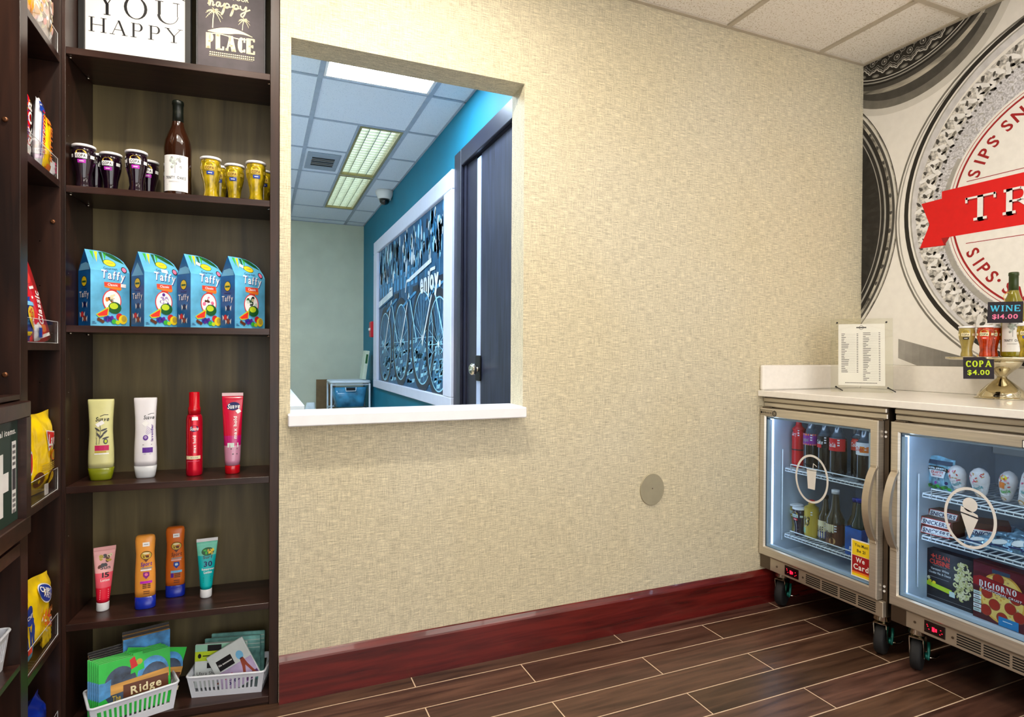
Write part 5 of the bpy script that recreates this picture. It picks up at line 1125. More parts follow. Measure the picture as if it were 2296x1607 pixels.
def packet(lab, dx, dy, rot, w_, h, kind, dz=0.0):
    t = thing('hosiery_packet', lab, 'packet', hC + hX * dx + hY * dy + Vector((0, 0, dz)), 0, 'hosiery packets in the basket', rot=rot)
    MB().box(-w_ / 2, -.004, 0, w_ / 2, .004, h, {'t': 'pk_teal', 'w': 'pk_white', 'l': 'pk_white'}[kind], bev=.002).build('package', t)
    A = Art(); a, b_ = w_ / 2 - .001, h - .001
    if kind == 'w':
        A.rect(-a, b_ - .022, a, b_, INK((150, 206, 180), 'i_mint'), 0); A.rect(-a, b_ - .048, a, b_ - .020, 'i_lime', 1); A.rect(-a + .035, b_ - .020, -a + .075, b_ - .002, 'i_black', 2); A.disc(-a + .013, b_ - .033, .005, .007, 'i_black', 2, 12); A.rect(-a + .022, b_ - .035, -a + .055, b_ - .032, 'i_black', 2)
        A.rect(-a + .035, b_ - .070, a - .01, b_ - .054, 'i_black', 2); A.text('No nonsense', -.0 + .004, b_ - .062, .006, 'i_white', 3, width=.05); A.text('Ultra Sheer', -a + .040, b_ - .084, .010, 'i_dgrey', 3, width=.066, bold=False)
        A.poly([(-.01, .008), (.035, .045), (.060, .030), (.062, .020), (.035, .030), (.0, .006)], 'i_skin', 3)
    elif kind == 'l':
        A.rect(-a, .002, a, b_ * .52, 'pk_lilac', 0); A.rect(-a + .018, b_ * .55, a - .050, b_ * .80, 'i_black', 2); A.text('No nonsense', -.016, b_ * .68, .006, 'i_white', 3, width=.042); A.text('Ultra', -.026, b_ * .38, .013, 'i_magenta', 3, width=.030, italic=.2); A.text('Sheer', -.014, b_ * .22, .013, 'i_navy', 3, width=.042, italic=.2)
        A.poly([(.012, .018), (.022, .05), (.026, .075), (.036, .075), (.040, .05), (.052, .012), (.045, .012), (.032, .05), (.018, .016)], 'i_skin', 3); A.disc(.030, .084, .011, .014, 'i_sky', 3, 12); A.rect(.015, .004, .056, .022, INK((96, 60, 110), 'i_dlilac'), 2)
    else:
        for i in range(3): A.rect(-a, b_ - .012 - i * .012, a, b_ - .010 - i * .012, 'i_pale', 1)
        A.rect(-.02, b_ - .05, .03, b_ - .03, 'i_dgrey', 1)
    A.build('print', t, on_y(-.004), lay=.0001, base=.0002)
packet('teal hosiery packet at the back right of the small basket', .006, .046, (-.06, 0, bh), .16, .142, 't')
packet('pale teal hosiery packet at the back left of the small basket', -.006, .030, (-.06, 0, bh), .165, .135, 't')
packet('green-topped white hosiery packet at the left of the small basket', -.028, -.018, (-.12, 0, bh), .150, .128, 'w', .010)
packet('lilac hosiery packet tilted across the front of the small basket', .046, -.038, (-.16, -.52, bh), .118, .128, 'l', .020)

# ------------------------------------------------------------------ snacks in the left corner bay (they face +x)
def bag(name, label, cat, x, y, z, w_, h, m, rz=PI / 2, thick=.035, tilt=0.0, lean=0.0, group=None, seed=1):
    """pillow bag with crimped ends, crinkled; stands on z facing -y before rotation"""
    t = thing(name, label, cat, (x, y, z + .0005), group=group, rot=(lean, tilt, rz)); rn = random.Random(seed); b = MB(); N, K = 14, 16
    def wob(a, q): return .0022 * math.sin(9 * a + 5 * q + seed) + .0016 * math.sin(17 * a - 13 * q + seed * 2)
    for s in (-1, 1):
        rows = []
        for i in range(K + 1):
            q = i / K; row = []
            e = min(1, max(0, (q - .04) / .20)); e2 = min(1, max(0, (.96 - q) / .22)); th = thick * (math.sin(e * PI / 2) * math.sin(e2 * PI / 2)) ** .7
            ww = w_ / 2 * (1 - .05 * math.sin(PI * q))
            for j in range(N + 1):
                u = -1 + 2 * j / N; cz = (1 - u * u) ** .55 if abs(u) < 1 else 0
                row.append((u * ww, s * (th * cz + (wob(u, q) if 0 < j < N and 0 < i < K else 0)), h * q + (.004 * math.sin(u * 3 + seed) if i == K else 0)))
            rows.append(row if s < 0 else row[::-1])
        b.grid(rows, m, closed=False, cap0=False, cap1=False)
    b.build('bag_body', t)
    def f(u, v, k):
        q = min(1, max(0, v / h)); e = min(1, max(0, (q - .04) / .20)); e2 = min(1, max(0, (.96 - q) / .22)); th = thick * (math.sin(e * PI / 2) * math.sin(e2 * PI / 2)) ** .7
        ww = w_ / 2 * (1 - .05 * math.sin(PI * q)); uu = max(-.97, min(.97, u / ww)); return (u, -(th * (1 - uu * uu) ** .55 + .0042) - k, v)
    return t, f
for n_, c_ in dict(b_yellow=(246, 204, 16), b_red=(222, 16, 26), b_blue=(26, 70, 190), b_white=(226, 228, 236), b_clear=(206, 190, 176), b_orange=(246, 150, 20), b_deep=(14, 40, 150)).items(): mat(n_, c_, .28, coat=.4, noise=.08, nscale=30)
zA = lambda k: SA[k] + .0005
t, f = bag('snack_bag', 'clear bag of wrapped candies on the top left shelf', 'bag', -.528, 1.870, zA('s1') + .0023, .17, .19, 'b_clear', rz=PI / 2 - .08, thick=.020, seed=3)
A = Art(); rn = random.Random(4)
for i in range(60): A.disc(rn.uniform(-.055, .055), rn.uniform(.02, .12), rn.uniform(.006, .012), rn.uniform(.004, .009), ('i_white', 'i_cream', 'i_white', 'i_blush', 'i_tan')[i % 5], i % 5, 9, rn.uniform(0, 3))
A.build('candies', t, f, lay=.0006)
t, f = bag('snack_bag', 'orange-edged clear candy bag at the front of the top left shelf', 'bag', -.5165, 1.765, zA('s1') + .0023, .06, .10, 'b_orange', thick=.012, seed=8)
# candy bars in an acrylic tray, second shelf
def candy_bar(lab, y, h, m, txt, tm, tilt, x=-.522, w_=.036, extra=None):
    t, f = bag('candy_bar', lab, 'candy bar', x, y, zA('s2') + .003, w_, h, m, tilt=tilt, thick=.009, group='candy bars in the left bay', seed=int(y * 100) % 9 + 1)
    A = Art(); A.text(txt, 0, h * .52, w_ * .5, tm, 3, rot=PI / 2 + .0, width=h * .62)
    if extra: extra(A, h)
    A.build('print', t, f, lay=.0003)
candy_bar('purple and white candy bar at the near end of the second left shelf', 1.757, .168, 'b_white', 'SMOOTH', 'i_violet', -.05, extra=lambda A, h: A.rect(-.015, h * .8, .015, h * .93, 'i_blue', 1, n=3))
candy_bar('wide red candy bar second from the near end', 1.803, .176, 'b_red', 'SKOR', 'i_white', .02, w_=.052, x=-.532, extra=lambda A, h: (A.ring(.0, h * .56, .017, h * .28, .0016, 'i_gold', 2), A.rect(-.018, h * .1, .018, h * .2, 'i_white', 1, n=3)))
candy_bar('silver and blue candy bar with red upright lettering', 1.868, .178, 'b_white', 'MUSKETEERS', 'i_red', .05, w_=.042, x=-.522, extra=lambda A, h: (A.rect(-.018, h * .80, .018, h * .88, 'i_blue', 1, n=3), A.rect(-.018, h * .91, .018, h * .94, 'i_blue', 1, n=3), A.line(-.014, h * .15, -.010, h * .78, .003, 'i_blue', 2), A.line(.014, h * .15, .016, h * .78, .003, 'i_blue', 2)))
candy_bar('yellow candy bar at the far end of the second left shelf', 1.916, .150, 'b_yellow', 'BUTTER', 'i_orange', .05, w_=.042, x=-.520, extra=lambda A, h: (A.rect(-.016, h * .85, .016, h * .95, 'i_orange', 1, n=3), A.rect(-.016, h * .05, .016, h * .14, 'i_orange', 1, n=3)))
candy_bar('small white candy packet low at the far end of the tray', 1.951, .046, 'b_white', 'MINT', 'i_magenta', .0, w_=.024, x=-.518)
def tray(z, lab, h=.058):
    t = thing('acrylic_tray', lab, 'shelf tray', (-.5055, 1.847, z + .0002), 0)
    bx('floor_plate', t, 'clear', -.165, -.1200, 0, -.0022, .1200, .002); bx('front_lip', t, 'clear', -.002, -.1200, 0, 0, .1200, h)
    MB().tube([(.0004, -.1195, h), (.0004, .1195, h), (.0004, .1195, 0), (.0004, -.1195, 0)], .0008, 'wire', 5, closed=True).build('polished_edge', t)
for k, lab in (('s1', 'clear acrylic shelf tray on the top left shelf'), ('s2', 'clear acrylic shelf tray holding the candy bars'), ('s3', 'clear acrylic shelf tray in front of the red pouch'), ('s4', 'clear acrylic shelf tray in front of the yellow chip bag'), ('s5', 'clear acrylic shelf tray in front of the yellow and blue bags'), ('s6', 'clear acrylic tray on the lowest left shelf')): tray(SA[k], lab)
# red gusset pouch, third shelf
t = thing('candy_pouch', 'tall red stand-up candy pouch on the third left shelf', 'pouch', (-.545, 1.880, zA('s3') + .0023), rot=(0, -.20, PI / 2 - .10))
b = MB(); w_, h = .115, .205
rows = []
for i in range(13):
    q = i / 12; th = .028 * (1 - q) ** .8 + .0012; ww = w_ / 2 * (1 - .42 * q); rows.append([(-ww, -th, h * q), (-ww * .3, -th * 1.25, h * q), (ww * .3, -th * 1.25, h * q), (ww, -th, h * q), (ww, th, h * q), (-ww, th, h * q)])
b.grid(rows, 'b_red'); b.build('pouch_body', t)
A = Art(); A.disc(-.004, .165, .016, .016, INK((236, 60, 50), 'i_red2'), 1, 18); A.rect(-.010, .135, .012, .142, 'i_white', 2); A.rect(-.012, .112, -.004, .118, 'i_white', 2); A.text('Classic', .010, .085, .022, 'i_white', 3, rot=PI / 2 - .2, width=.085, italic=.2); A.disc(.0, .035, .022, .016, 'i_coral', 2, 16); A.disc(.006, .034, .012, .010, 'i_orange', 3, 12); A.rect(-.025, .012, .03, .020, 'i_white', 3)
A.build('print', t, lambda u, v, k: (u, -(.028 * (1 - v / h) ** .8 + .0012) * 1.27 - k, v), base=.001)
t, f = bag('candy_bag', 'small blue and yellow candy bag in front of the red pouch', 'bag', -.521, 1.770, zA('s3') + .0023, .080, .105, 'b_blue', thick=.012, seed=5)
A = Art(); A.disc(.004, .055, .034, .018, 'b_yellow', 1, 20, -.9); A.text('SOUR', .002, .058, .014, 'i_red', 2, rot=-.9 + PI / 2 * 0, width=.045); A.text('KIDS', .012, .040, .012, 'i_white', 3, rot=-.9, width=.03); A.rect(-.03, .085, .03, .095, 'i_sky', 1, n=4); A.rect(-.03, .012, .0, .022, 'i_yellow', 1, n=3)
A.build('print', t, f, lay=.0003)
t, f = bag('candy_packet', 'small white and red packet at the bottom of the third left shelf', 'packet', -.516, 1.842, zA('s3') + .0023, .040, .045, 'b_white', thick=.006, seed=6)
A = Art(); A.rect(-.014, .010, .002, .034, 'i_blue', 1, n=3); A.rect(.004, .010, .014, .034, 'i_red', 1, n=3); A.build('print', t, f)
# yellow chip bag, fourth shelf
mat('chips', (226, 170, 40), .4, noise=.3, nscale=30)
t, f = bag('chip_bag', 'bright yellow potato chip bag with red logo on the fourth left shelf', 'chip bag', -.538, 1.880, zA('s4') + .0023, .168, .212, 'b_yellow', rz=PI / 2 - .16, thick=.030, seed=4)
A = Art(); A.poly([(-.002, .168), (.058, .158), (.066, .128), (.010, .112)], 'i_white', 1); A.poly([(.002, .164), (.056, .155), (.062, .131), (.014, .117)], 'i_red', 2); A.text("Lay's", .034, .140, .030, 'i_white', 3, rot=-.05, width=.052)
A.disc(.045, .098, .020, .014, 'i_orange', 1, 16); A.disc(.045, .098, .016, .010, 'chips', 2, 16)
for i in range(4): A.rect(-.02, .078 - i * .005, .055, .0805 - i * .005, 'i_gold', 1, n=4)
A.disc(.03, .040, .018, .022, 'i_brown', 1, 14); A.disc(.03, .040, .013, .017, 'chips', 2, 14); A.disc(-.03, .045, .020, .020, 'i_brown', 1, 14)
A.build('print', t, f, lay=.0003)
t, f = bag('chip_bag', 'second yellow chip bag at the near end of the fourth left shelf', 'chip bag', -.5225, 1.765, zA('s4') + .0023, .072, .195, 'b_yellow', thick=.012, seed=9)
A = Art(); A.disc(.0, .10, .018, .03, 'i_white', 1, 16); A.disc(.0, .10, .014, .024, 'i_red', 2, 16); A.build('print', t, f, lay=.0003)
bx('price_tag', None, 'white', -.5115, 1.882, SA['s4'] + .0025, -.5090, 1.905, SA['s4'] + .030); tag(bpy.data.objects['price_tag'], 'small white price tag standing in the fourth left tray', 'price tag')
# cookies bags, fifth shelf
t, f = bag('cookie_bag', 'yellow bag with blue round logo on the fifth left shelf', 'bag', -.540, 1.885, zA('s5') + .0023, .155, .180, 'b_yellow', rz=PI / 2 - .16, thick=.026, tilt=.0, seed=2)
A = Art(); A.disc(.014, .138, .036, .024, 'i_white', 1, 22, -.5); A.disc(.014, .138, .033, .021, 'i_blue', 2, 22, -.5); A.text('CHIPS', .012, .146, .014, 'i_white', 3, rot=-.5, width=.045); A.text('AHOY', .018, .131, .014, 'i_white', 3, rot=-.5, width=.045)
A.poly([(-.05, .10), (.055, .06), (.055, .02), (-.05, .03)], 'i_blue', 1); rn = random.Random(3)
for i in range(22): A.disc(rn.uniform(-.01, .05), rn.uniform(.04, .09), .010, .003, ('i_coral', 'i_orange', 'i_cream')[i % 3], 2 + i % 2, 8, rn.uniform(0, 3))
A.build('print', t, f, lay=.0003)
t, f = bag('cookie_bag', 'blue and yellow bag at the near end of the fifth left shelf', 'bag', -.524, 1.772, zA('s5') + .0023, .080, .185, 'b_yellow', thick=.014, tilt=-.08, seed=7)
A = Art(); A.disc(.0, .130, .024, .024, 'i_blue', 1, 16); A.text('CHIPS', .0, .13, .010, 'i_white', 2, width=.036); A.poly([(-.03, .11), (.03, .09), (.03, .03), (-.02, .04)], 'i_deepb' if 'i_deepb' in MATS else 'i_blue', 1); A.poly([(-.03, .06), (.02, .05), (.02, .02), (-.02, .02)], 'i_sky', 2); A.rect(-.02, .04, .0, .055, 'i_coral', 3); A.build('print', t, f, lay=.0003)
t, f = bag('cookie_packet', 'small yellow packet low in the fifth left tray', 'packet', -.5150, 1.905, zA('s5') + .0023, .055, .050, 'b_yellow', thick=.007, seed=3)
t, f = bag('chip_bag', 'bright blue chip bag on the lowest left shelf', 'chip bag', -.540, 1.868, zA('s6') + .0023, .135, .135, 'b_deep', thick=.030, seed=5)
A = Art(); A.disc(.0, .075, .014, .018, 'i_navy', 1, 14); A.text('Cool', .030, .050, .016, 'i_white', 2, rot=PI / 2, width=.04); A.build('print', t, f, lay=.0003)
# white basket nearest the camera
t = thing('storage_basket', 'white plastic basket on the low shelf at the left edge of the view', 'basket', (-.585, 1.585, .3525), PI / 2); basket(t, .170, .135, .085, 12)
t, f = bag('toiletry_packet', 'white packet with dark print lying in the basket at the left edge', 'packet', -.585, 1.60, .357, .07, .095, 'b_white', thick=.012, seed=2)
A = Art(); A.rect(-.02, .06, .02, .075, 'i_navy', 1, n=3); A.build('print', t, f)

# ================================================================== COUNTER AND REFRIGERATORS
def counter():
    t = thing('countertop', 'white stone countertop with raised splash along the mural wall', 'countertop', (2.28, 1.0, .8897))
    bx('slab', t, 'quartz', 1.962 - 2.28, -.98, 0, X2 - .0004 - 2.28, D - .0004 - 1.0, .0248, bev=.002)
    bx('backsplash', t, 'quartz', 2.575 - 2.28, -.98, .0251, X2 - .0004 - 2.28, D - .0004 - 1.0, .1325, bev=.0025)
    bx('side_splash', t, 'quartz', 1.971 - 2.28, D - .0225 - 1.0, .0251, 2.5746 - 2.28, D - .0004 - 1.0, .1325, bev=.006)
    bx('end_panel', t, 'stonewhite', 1.99 - 2.28, -.97, -.8895, X2 - .001 - 2.28, -.93, -.0002)
counter()
mat('frost', (226, 224, 222), .6, noise=.02); mat('led', (255, 255, 255), .5, emit=FRIDGE_LAMP, ecol=(218, 234, 255)); mat('display', (24, 4, 8), .15, coat=.5, noise=.05); mat('led_red', (255, 20, 40), .4, emit=2.5, ecol=(255, 20, 50))
mat('gasket', (60, 72, 84), .5, noise=.05); mat('brake', (20, 110, 100), .3, metal=.4, noise=.1); mat('steel_soft', (196, 184, 166), .38, metal=.7, noise=.04, nscale=10)
def caster(t, x, y, ztop, rz):
    c = thing('caster', None, None); c.parent = t; c.location = (x, y, 0); c.rotation_euler = (0, 0, rz); R = .053
    b = MB(); rows = []
    for k, (yy, r) in enumerate(((-.015, R * .50), (-.0165, R * .80), (-.015, R * .95), (-.009, R), (.009, R), (.015, R * .95), (.0165, R * .80), (.015, R * .50))):
        rows.append([(r * math.cos(a), yy, R + .0004 + r * math.sin(a)) for a in [2 * PI * j / 28 for j in range(28)]])
    b.grid(rows, 'rubber'); b.build('wheel', c)
    b = MB(); ft = 2 * R + .006
    for s in (-1, 1):
        b.grid([[(-.030, s * .0185, ft), (.034, s * .0185, ft), (.020, s * .0185, R + .012), (.010, s * .0185, R - .010), (-.010, s * .0185, R - .010), (-.020, s * .0185, R + .018)], [(-.030, s * .0210, ft), (.034, s * .0210, ft), (.020, s * .0210, R + .012), (.010, s * .0210, R - .010), (-.010, s * .0210, R - .010), (-.020, s * .0210, R + .018)]], 'chrome', smooth=False)
    b.box(-.032, -.0212, ft - .0005, .036, .0212, ft + .006, 'chrome', bev=.002); b.cyly(-.0235, .0235, 0, R, .007, 'chrome', 12); b.build('fork', c)
    MB().lathe([(ft + .0062, .024), (ft + .014, .030), (ztop - .012, .026), (ztop - .005, .034), (ztop - .0003, .034)], 'chrome', 24).build('swivel', c)
    b = MB(); b.tube([(.02, -.028, R + .040), (.012, -.030, R + .020), (.002, -.030, R - .004), (-.002, -.028, R - .012)], .005, 'brake', 8); b.tube([(.004, -.030, R - .006), (.03, -.046, R - .012), (.045, -.055, R - .006)], .003, 'chrome', 6); b.cyly(-.030, -.022, 0, R, .011, 'brake', 14); b.build('brake_lever', c)
def fridge(label, xf, y0, y1, shelves, groups, seed):
    """y1 = end nearest the wallpapered wall; door face looks to -x"""
    t = thing('undercounter_refrigerator', label, 'refrigerator', (xf, (y0 + y1) / 2, 0), 0, 'glass-door refrigerators under the counter'); oy = (y0 + y1) / 2
    Y = lambda y: y - oy; dt = .030; xb = X2 - .025 - xf; xs = dt + .002; zb, zt = .157, .8888
    b = MB(); w_ = .018
    b.box(xs, Y(y0) - 0, zb, xb, Y(y0) + w_, zt, 'steel_dark'); b.box(xs, Y(y1) - w_, zb, xb, Y(y1), zt, 'steel_dark')
    b.box(xs, Y(y0) + w_, zt - .074, xb, Y(y1) - w_, zt, 'steel_dark'); b.box(xs, Y(y0) + w_, zb, xb, Y(y1) - w_, zb + .062, 'steel_dark'); b.box(xb - .03, Y(y0) + w_, zb + .062, xb, Y(y1) - w_, zt - .074, 'steel_dark'); b.build('cabinet', t)
    b = MB(); i0, i1, k0, k1 = Y(y0) + w_ + .0004, Y(y1) - w_ - .0004, zb + .0625, zt - .0745
    b.box(xs + .001, i0, k0, xb - .0305, i0 + .008, k1, 'liner'); b.box(xs + .001, i1 - .008, k0, xb - .0305, i1, k1, 'liner'); b.box(xs + .001, i0 + .008, k0, xb - .0305, i1 - .008, k0 + .004, 'liner'); b.box(xs + .001, i0 + .008, k1 - .004, xb - .0305, i1 - .008, k1, 'liner'); b.box(xb - .036, i0 + .008, k0 + .004, xb - .0305, i1 - .008, k1 - .004, 'liner'); b.build('liner', t)
    ym = (i0 + i1) / 2
    b = MB(); b.box(xb - .0375, ym - .001, k0 + .01, xb - .0362, ym + .001, k1 - .01, 'gasket'); b.build('seam', t)
    bx('evaporator_cover', t, 'white', xb - .060, i0 + .010, k1 - .110, xb - .0378, i1 - .010, k1 - .006, bev=.003)
    # steel rails above the door
    bx('top_rail', t, 'steel', .018, Y(y0) + .001, .8660, xs - .0003, Y(y1) - .002, .8835, bev=.003); bx('top_rail', t, 'steel', .024, Y(y0) + .001, .8450, xs - .0003, Y(y1) - .002, .8632, bev=.002)
    for yy in (y0 + .022, y1 - .03):
        bx('hinge_bracket', t, 'steel_dark', .004, Y(yy) - .018, .8400, .0236, Y(yy) + .018, .8448, bev=.001)
    # LED strip at the top; the upright glowing one stands for the liner's reflection
    bx('light_strip', t, 'led', xs + .012, i0 + .02, k1 - .012, xs + .024, i1 - .02, k1 - .0045); bx('light_strip', t, 'led', xs + .006, i1 - .0155, k0 + .03, xs + .016, i1 - .0085, k1 - .02)
    # door
    z0, z1 = .2160, .8400; f = .036; a0, a1 = Y(y0) + .017, Y(y1) - .001
    g0, g1, h0, h1 = a0 + f - .004, a1 - f + .006, z0 + .0385, z1 - .0360
    b = MB(); F = .005
    O = [(a0, z0), (a1, z0), (a1, z1), (a0, z1)]; I = [(g0, h0), (g1, h0), (g1, h1), (g0, h1)]
    for i in range(4):
        p, q, r, s = O[i], O[(i + 1) % 4], I[(i + 1) % 4], I[i]
        cc = ((a0 + a1) / 2, (z0 + z1) / 2)
        def ins(pt, d): return (pt[0] + (d if pt[0] < cc[0] else -d), pt[1] + (d if pt[1] < cc[1] else -d))
        # mitred member: outer side, rounded face, inner slope
        prof = [lambda e: (dt, e[0]), ]
        for (A_, B_) in (((dt, p, q), (.003, p, q)), ((.003, p, q), (0, ins(p, .004), ins(q, .004))), ((0, ins(p, .004), ins(q, .004)), (0, ins(s, -.004), ins(r, -.004))), ((0, ins(s, -.004), ins(r, -.004)), (.008, s, r))):
            b.face([(A_[0], A_[1][0], A_[1][1]), (B_[0], B_[1][0], B_[1][1]), (B_[0], B_[2][0], B_[2][1]), (A_[0], A_[2][0], A_[2][1])], 'steel')
        b.face([(dt, s[0], s[1]), (dt, r[0], r[1]), (dt, q[0], q[1]), (dt, p[0], p[1])], 'steel_dark'); b.face([(.008, s[0], s[1]), (.008, r[0], r[1]), (dt, r[0], r[1]), (dt, s[0], s[1])], 'gasket')
    dr = b.build('door', t)
    b = MB(); b.box(.009, g0 + .0003, h0 + .0003, .0115, g1 - .0003, h1 - .0003, 'fridge_glass'); b.build('glass_pane', dr)
    q = .012; b = MB()
    for (u0, u1, v0, v1) in ((g0, g1, h0, h0 + q), (g0, g1, h1 - q * .6, h1), (g0, g0 + q, h0 + q, h1 - q), (g1 - q, g1, h0 + q, h1 - q)): b.box(.0135, u0 + .0004, v0 + .0004, .028, u1 - .0004, v1 - .0004, 'liner')
    b.build('inner_frame', dr)
    return t, dr, Y, dict(g0=g0, g1=g1, h0=h0, h1=h1, a0=a0, a1=a1, xs=xs, xb=xb, i0=i0, i1=i1, k0=k0, k1=k1, z0=z0, z1=z1, zb=zb)
def handle(dr, y, z0, z1):
    b = MB(); n = 16; rows = []
    for i in range(n + 1):
        q = i / n; z = z0 + (z1 - z0) * q; e = math.sin(PI * q) ** .75; x = -.001 - .040 * e; w_ = .012; th = .0045 + .003 * e
        rows.append([(x - th, y - w_, z), (x - th, y + w_, z), (x + th, y + w_, z), (x + th, y - w_, z)])
    b.grid(rows, 'steel_soft', smooth=False)
    for z in (z0, z1): b.box(-.007, y - .0125, z - .008, -.0003, y + .0125, z + .008, 'steel_soft', bev=.002)
    b.build('door_handle', dr)
def kick(t, Y, y0, y1, zb, xs, disp, groups, screw):
    ya, yb = Y(y0) + .002, Y(y1) - .002; zt = .2115
    k = MB().box(.012, ya, zb, xs - .0005, yb, zt, 'steel_soft', bev=.002).build('grille_panel', t)
    MB().box(.0105, yb - .052, zb + .001, .0118, yb - .001, zt - .001, 'steel_dark').build('corner_plate', k)
    for g0, g1 in groups:
        b = MB()
        for i in range(5): z = zb + .010 + i * .0078; b.box(.0112, g0, z, .0123, g1, z + .0042, 'black', bev=0)
        b.build('vent_slots', k)
    d0, d1 = disp; dd = MB().box(.0095, d0, zb + .010, .0118, d1, zt - .006, 'display', bev=.001).build('display', k)
    yc = (d0 + d1) / 2; A = Art(); A.rect(-yc - .007, .178, -yc + .001, .192, 'led_red', 0); A.rect(-yc + .003, .180, -yc + .008, .190, 'led_red', 0)
    for du, v in ((-.022, .188), (-.018, .180), (.018, .190), (.022, .181), (.016, .176), (-.024, .193)): A.rect(-yc + du, v, -yc + du + .003, v + .002, 'led_red', 0)
    A.build('digits', dd, on_x(.0095))
    for y in screw: MB().grid([[(x, y + .004 * math.cos(a), (zb + zt) / 2 + .004 * math.sin(a)) for a in [2 * PI * j / 12 for j in range(12)]] for x in (.0118, .0098)], 'steel_dark', smooth=False).build('screw', k)
# fridge nearest the wallpapered wall
FA = 1.384, 1.9335
t, dr, Y, g = fridge('glass-door drink refrigerator in the corner with a cup sticker', 1.973, FA[0], FA[1], None, None, 1)
handle(dr, Y(1.4125), .4192, .6773); kick(t, Y, FA[0], FA[1], g['zb'], g['xs'], (Y(1.7342), Y(1.8027)), [(Y(1.6356), Y(1.7006)), (Y(1.5606), Y(1.6277)), (Y(1.4865), Y(1.5513)), (Y(1.4119), Y(1.4778))], (Y(1.843), Y(1.714)))
oyA = (FA[0] + FA[1]) / 2
A = Art(); cu, cv = -Y(1.6763), .583                       # cup sticker on the glass
A.ring(cu, cv, .0755, .0945, .0085, 'frost', 0, n=64); A.poly([(cu - .022, cv + .032), (cu + .022, cv + .032), (cu + .016, cv - .040), (cu - .016, cv - .040)], 'frost', 1); A.rect(cu - .023, cv + .034, cu + .023, cv + .038, 'frost', 1); A.line(cu + .006, cv + .038, cu + .008, cv + .062, .003, 'frost', 1); A.line(cu + .008, cv + .061, cu + .024, cv + .052, .003, 'frost', 1)
A.build('cup_sticker', dr, on_x(.009))
A = Art(); u0, u1 = -Y(1.5040), -Y(1.4330)                  # age notice
A.rect(u0, .268, u1, .402, 'i_white', 0); A.rect(u0 + .004, .346, u1, .397, 'i_yellow', 1); A.rect(u0 + .004, .288, u1, .345, 'i_darkred', 1); A.rect(u0 + .004, .281, u1, .288, 'i_orange', 1); A.rect(u0 + .004, .272, u1, .281, 'i_yellow', 1)
A.text('You Must', (u0 + u1) / 2 + .004, .384, .011, 'i_black', 2, width=.052); A.text('Be 21', (u0 + u1) / 2 + .003, .364, .011, 'i_black', 2, width=.032); A.text('We', (u0 + u1) / 2, .331, .018, 'i_white', 2, width=.034); A.text('Card', (u0 + u1) / 2 + .003, .306, .020, 'i_white', 2, width=.058)
A.build('age_notice', dr, on_x(.0086))
A = Art(); u0 = -Y(1.9290)                                 # maker's plate on the top frame
A.rect(u0, .8110, u0 + .066, .8330, 'i_black', 0); A.rect(u0 + .0012, .8122, u0 + .0648, .8318, 'steel_soft', 1); A.text('BEVERAGE-AIR', u0 + .038, .822, .008, 'i_black', 2, width=.048); A.disc(u0 + .008, .822, .0045, .0055, 'i_black', 2, 14); A.disc(u0 + .077, .821, .0105, .0125, 'i_black', 1, 24); A.ring(u0 + .077, .821, .007, .0085, .0018, 'steel_soft', 2, n=20); A.disc(u0 + .077, .821, .003, .004, 'steel_soft', 2, 12)
A.build('maker_plate', dr, on_x(0.0))
for y, rz in ((1.880, .42), (1.437, .38)): caster(t, .082, Y(y), .1568, rz)
for y, rz in ((1.880, 0.1), (1.437, 0.3)): caster(t, .54, Y(y), .1568, PI + rz)
tA = t
for z in (.262, .246, .800, .784): MB().cylx(.0285, .0317, Y(1.3935), z, .0042, 'white', 12).build('hinge_bolt', t)
# second fridge
FB = .700, 1.3680
t, dr, Y, g = fridge('glass-door frozen food refrigerator with an ice cream cone sticker', 1.987, FB[0], FB[1], None, None, 2)
oyB = (FB[0] + FB[1]) / 2
handle(dr, Y(1.3485), .4102, .6719); kick(t, Y, FB[0], FB[1], g['zb'], g['xs'], (Y(1.1898), Y(1.2546)), [(Y(1.0893), Y(1.1568)), (Y(1.0150), Y(1.0820)), (Y(.941), Y(1.0075)), (Y(.867), Y(.933))], (Y(1.285), Y(1.168)))
A = Art(); cu, cv = -Y(1.1228), .5715
A.ring(cu, cv, .0735, .0930, .0085, 'frost', 0, n=64)
A.disc(cu + .001, cv + .040, .021, .022, 'frost', 1, 24); A.poly([(cu - .025, cv + .032), (cu + .022, cv + .014), (cu + .024, cv + .006), (cu - .026, cv + .014)], 'frost', 1); A.poly([(cu - .025, cv + .010), (cu + .024, cv + .001), (cu + .001, cv - .062), (cu - .001, cv - .062)], 'frost', 1)
A.build('cone_sticker', dr, on_x(.009))
A = Art(); A.rect(-Y(.985), .8060, -Y(.90), .8290, 'i_black', 0); A.rect(-Y(.983), .8080, -Y(.978), .8270, 'i_white', 1); A.build('maker_plate', dr, on_x(0.0))
for y, rz in ((1.318, .42), (.76, .4)): caster(t, .078, Y(y), .1568, rz)
for y, rz in ((1.318, 0.1), (.76, 0.3)): caster(t, .54, Y(y), .1568, PI + rz)
tB = t
